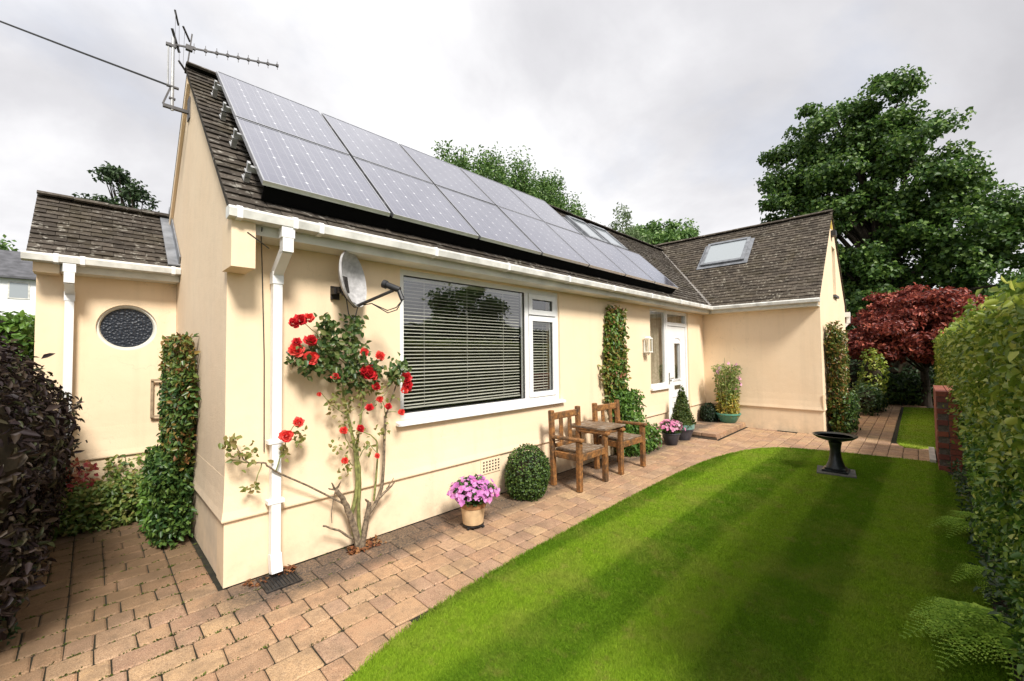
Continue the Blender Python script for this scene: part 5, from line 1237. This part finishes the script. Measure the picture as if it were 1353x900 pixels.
# ------------------------------------------------------------ trees
def tree(name, loc, trunk_h, r0, lobes, n, ls, leafmat, label, bark='dark_bark', aspect=.6, clumps=90, csize=.8, flat=.5, cat='tree', detail=0, spread=.7, droop=.3, limbs=8, wisp=0):
    t = empty(name, loc, label, cat); O = Vector(loc)
    # clump centres through the lobes; leaves gather round them so gaps stay between
    Cc, Nn = blob_points([((l[0][0]-O.x, l[0][1]-O.y, l[0][2]-O.z), l[1]) for l in lobes], clumps, .45)
    per = max(8, n//clumps); P = []; N = []
    for c_, n_ in zip(Cc, Nn):
        s_ = csize*random.uniform(.6, 1.25); k = int(per*random.uniform(.6, 1.3)); d = unit(rng.normal(0, 1, (k, 3))); rad = rng.random(k)[:, None]**.5
        p = c_+d*rad*s_*[1, 1, flat]; P.append(p); N.append(unit(d*[1, 1, 1.2]+[0, 0, .55]+n_*.5))
    P = np.concatenate(P); N = np.concatenate(N); leaves('crown', P, N, ls, leafmat, t, aspect, droop=droop, kind='stuff', spread=spread, detail=detail)
    m = MB(); top = Vector((0, 0, trunk_h)); hi = max(l[0][2] for l in lobes)-O.z
    m.tube([(0, 0, -.1), (r0*.2, 0, trunk_h*.5), (0, r0*.2, trunk_h), (r0*.3, 0, (trunk_h+hi)/2), (0, 0, hi)], [r0*1.25, r0, r0*.85, r0*.5, r0*.12], 10); m.build('trunk', bark, t)
    m = MB()
    for k in range(0, len(Cc), max(1, len(Cc)//(limbs*4))):
        e = Vector(Cc[k]); st = Vector((0, 0, min(max(trunk_h*.8, e.z*.55), hi*.9))); mid = st.lerp(e, .5)+Vector((random.uniform(-.2, .2), random.uniform(-.2, .2), .12*(e-st).length)); m.tube([st, mid, e], [r0*.32, r0*.18, r0*.05], 6)
    m.build('limbs', bark, t); return t
X = 26
tree('sycamore_tree', (X+.5, -2.2, 0), 3.2, .42,
     [((X, -2.6, 13.2), (1.8, 1.3, 1.9)), ((X, -.6, 13.0), (1.9, 1.7, 1.5)), ((X, .9, 11.6), (1.9, 1.5, 1.7)), ((X, -3.4, 11.2), (2.0, 1.6, 1.7)), ((X+.5, -1.3, 10.4), (2.8, 2.8, 2.4)), ((X, 1.2, 8.8), (2.1, 1.7, 1.7)), ((X, -4.4, 8.8), (2.2, 1.6, 1.6)),
      ((X+.3, -1.6, 7.4), (3.0, 3.3, 2.2)), ((X, -5.4, 6.6), (2.4, 1.9, 1.5)), ((X, .6, 6.0), (2.4, 2.0, 1.8)), ((X, -3.4, 5.0), (2.8, 2.8, 1.8)), ((X, -6.4, 4.6), (2.4, 1.6, 1.8)), ((X, -1.2, 4.0), (2.6, 2.6, 1.8))],
     110000, .19, 'sycamore_leaf', 'large dark green broadleaf tree rising behind the right wing', clumps=560, csize=.74, flat=.55, limbs=18, aspect=.8)
tree('japanese_maple', (15.9, -3.6, 0), 1.0, .10, [((15.4, -3.4, 2.75), (1.3, 1.05, .55)), ((15.3, -2.7, 2.3), (1.2, .85, .5)), ((15.4, -4.4, 2.45), (1.2, .8, .5)), ((15.0, -3.3, 2.2), (1.1, 1.2, .5)), ((15.2, -2.4, 1.75), (1.0, .55, .4)), ((15.6, -3.6, 3.1), (.7, .6, .3)), ((15.2, -3.9, 1.95), (1.0, .8, .4)), ((14.8, -2.75, 1.55), (.6, .6, .35)), ((14.7, -3.4, 1.6), (.5, .7, .3)), ((15.0, -4.3, 1.8), (.7, .6, .4))],
     36000, .12, 'maple_leaf', 'spreading dark red Japanese maple at the end of the path', clumps=240, csize=.36, flat=.30, limbs=8, aspect=.5, droop=.6)
tree('ash_tree', (12.5, 9.6, 0), 4.5, .3, [((9.0, 9.2, 8.1), (1.3, 1.2, 1.2)), ((10.6, 9.2, 8.5), (1.6, 1.4, 1.3)), ((12.2, 9.2, 8.6), (1.7, 1.4, 1.4)), ((13.9, 9.2, 8.4), (1.7, 1.4, 1.4)), ((15.6, 9.2, 8.0), (1.6, 1.4, 1.4)), ((17.2, 9.2, 7.4), (1.3, 1.3, 1.4)), ((13.0, 9.4, 6.6), (4.6, 1.5, 1.9))],
     52000, .15, 'ash_leaf', 'mid green leafy tree showing above the solar panels on the ridge', clumps=420, csize=.5, flat=1.5, limbs=10, aspect=.42, droop=-.4)
tree('birch_tree', (23.4, 10, 0), 6, .15, [((23.5, 10, 10.2), (.5, .5, 1.3)), ((23.4, 10, 9.0), (1.2, 1.0, 1.2)), ((24.6, 10, 8.6), (1.3, 1, 1.2)), ((22.6, 10, 8.0), (1.3, 1, 1.3)), ((23.6, 10, 6.8), (2.0, 1.5, 1.4))], 7000, .17, 'birch_leaf', 'wispy pale birch tree behind the junction of the roofs', clumps=90, csize=.5, flat=.9, limbs=6, aspect=.5)
tree('oak_tree', (32, 11, 0), 5, .4, [((29.5, 10.5, 10.2), (2.3, 2, 1.4)), ((33.0, 10.5, 10.6), (2.6, 2, 1.4)), ((35.6, 10.5, 10.6), (1.8, 2, 1.1)), ((31.5, 10.5, 8.4), (4.2, 2.4, 1.8)), ((26.8, 10.5, 8.6), (1.7, 1.6, 1.5))], 22000, .26, 'ash_leaf', 'rounded green tree behind the roofs right of the birch', clumps=170, csize=.75, flat=.6, limbs=10, aspect=.7)
tree('cherry_tree', (.3, 16.5, 0), 3.5, .18, [((.25, 16, 7.45), (.40, .5, .5)), ((-.25, 16, 7.85), (.32, .4, .25)), ((.55, 16, 6.9), (.5, .5, .55)), ((-.5, 16, 6.55), (.6, .5, .4)), ((-1.0, 16, 6.5), (.4, .4, .25)), ((.1, 16, 6.0), (1.1, .8, .8))], 4200, .15, 'dark_tree_leaf', 'sparse dark tree rising behind the side wing roof', clumps=70, csize=.30, flat=.8, limbs=9, aspect=.55)
tree('shrub', (-6.3, 40, 0), 1.5, .2, [((-6.6, 40, 9.2), (1.6, 1.6, .8)), ((-6.3, 40, 7), (2, 1.6, 2))], 2500, .3, 'ash_leaf', 'round green tree at the far left beside the distant house', clumps=40, csize=.7, flat=.8, limbs=4)
# far side of the garden, met only in the window panes
tree('apple_tree', (12.2, -12, 0), 1.6, .16, [((12.2, -12, 3.7), (1.9, 1.6, 1.4)), ((11.2, -12, 3.2), (1.2, 1.2, .9)), ((13.4, -12, 3.1), (1.2, 1.2, .9))], 7000, .2, 'sycamore_leaf', 'round tree across the lawn reflected in the big window', clumps=70, csize=.6, flat=.7, limbs=6)
hedge('boundary_hedge', -2, 26, -15.5, -13.5, 0, 3.0, 12000, .28, 'dark_tree_leaf', 'dark boundary hedge across the garden reflected in the windows', ['+y', '+z'], .3, .4, 0)
# planting at the end of the path
def bush(loc, lobes, mat, n, ls, label, nm='shrub'): return clipped(loc, lobes, label, mat, n, ls, nm, 'shrub', .45, .62)
bush((13.6, -2.62, 0), [((0, 0, .95), (.38, .30, .75)), ((.1, .1, .45), (.45, .35, .5))], 'golden_beech_leaf', 1500, .08, 'light yellow green shrub beyond the corner of the right wing')
bush((12.9, -2.55, 0), [((0, 0, .35), (.45, .30, .42)), ((.9, -.05, .3), (.5, .3, .4))], 'shade_leaf', 1500, .08, 'dark low shrub at the left side of the path end')
bush((15.9, -2.75, 0), [((0, 0, .45), (.7, .5, .5)), ((.3, -.5, .4), (.6, .5, .5))], 'laurel_leaf', 2200, .11, 'glossy dark leaved shrub below the red maple')
bush((16.6, -3.75, 0), [((0, 0, .4), (.7, .7, .55)), ((.2, -.8, .5), (.6, .6, .6))], 'shade_leaf', 2200, .11, 'dark shrub at the far end of the small lawn')
bush((17.8, -3.0, 0), [((0, 0, .9), (.8, 1.3, 1.1)), ((.3, -1.4, 1.0), (.8, 1.1, 1.2)), ((0, 1.0, .8), (.7, .8, 1.0))], 'dark_tree_leaf', 4000, .13, 'deep green mass of shrubs behind the red maple')
bush((21, -6.5, 0), [((0, 0, 2.2), (1.6, 1.6, 2.2)), ((-.5, 1.6, 1.6), (1.2, 1.2, 1.6))], 'ash_leaf', 5000, .16, 'olive green bush beside the large tree at the right edge')
bush((19.5, -1.0, 0), [((0, 0, 1.2), (1.2, 1.4, 1.5)), ((0, 2.0, 1.2), (1.2, 1.4, 1.5))], 'dark_tree_leaf', 4000, .16, 'dark bush behind the far corner of the right wing')

# ------------------------------------------------------------ far left: neighbour's house and hill
nb = empty('neighbour_house', (-6, 30, 0), 'distant white house with a dark slate roof at the far left', 'house'); nb_i = Matrix.Translation((6, -30, 0))
def npart(n, mb, mat, par=nb):
    o = mb.build(n, mat, par); o.matrix_parent_inverse = nb_i if par is nb else Matrix.Identity(4); return o
m = MB(); m.box((-10, 30, 0), (-2.2, 36, 5.95)); npart('wall', m, 'white_wall')
m = MB(); m.prism([(29.7, 5.9), (33, 7.75), (36.3, 5.9), (36.3, 5.8), (29.7, 5.8)], -10.3, -1.9, 'x'); npart('roof', m, 'slate_roof')
for x in (-3.75, -5.6, -7.4):
    m = MB(); m.box((x, 29.97, 4.75), (x+.75, 30.0-.002, 5.65)); w_ = npart('window', m, 'gutter_upvc'); q = MB(); q.add([(x+.06, 29.965, 4.81), (x+.69, 29.965, 4.81), (x+.69, 29.965, 5.59), (x+.06, 29.965, 5.59)], [(0, 1, 2, 3)]); q.build('pane', 'roof_window_glass', w_)
def hill():
    nx, ny = 90, 14; xs = np.linspace(-320, 260, nx); ys = np.linspace(110, 420, ny); Xg, Yg = np.meshgrid(xs, ys, indexing='ij')
    h = 31*np.clip((Yg-110)/60, 0, 1)*(1-.35*np.clip((Xg-20)/200, 0, 1)) + 3.5*np.sin(Xg*.045+.6)+1.6*np.sin(Xg*.13+Yg*.05)+1*np.sin(Xg*.29+1)
    h = h*np.clip((Yg-108)/30, 0, 1)-.5
    V = np.stack([Xg, Yg, h], 2).reshape(-1, 3); i = np.arange(nx-1)[:, None]*ny+np.arange(ny-1)[None]; i = i.ravel(); F = np.stack([i, i+ny, i+ny+1, i+1], 1)
    tag(link('hill', np_mesh('hill', V, quads=F), None, ['hill_heath']), kind='structure')
hill()
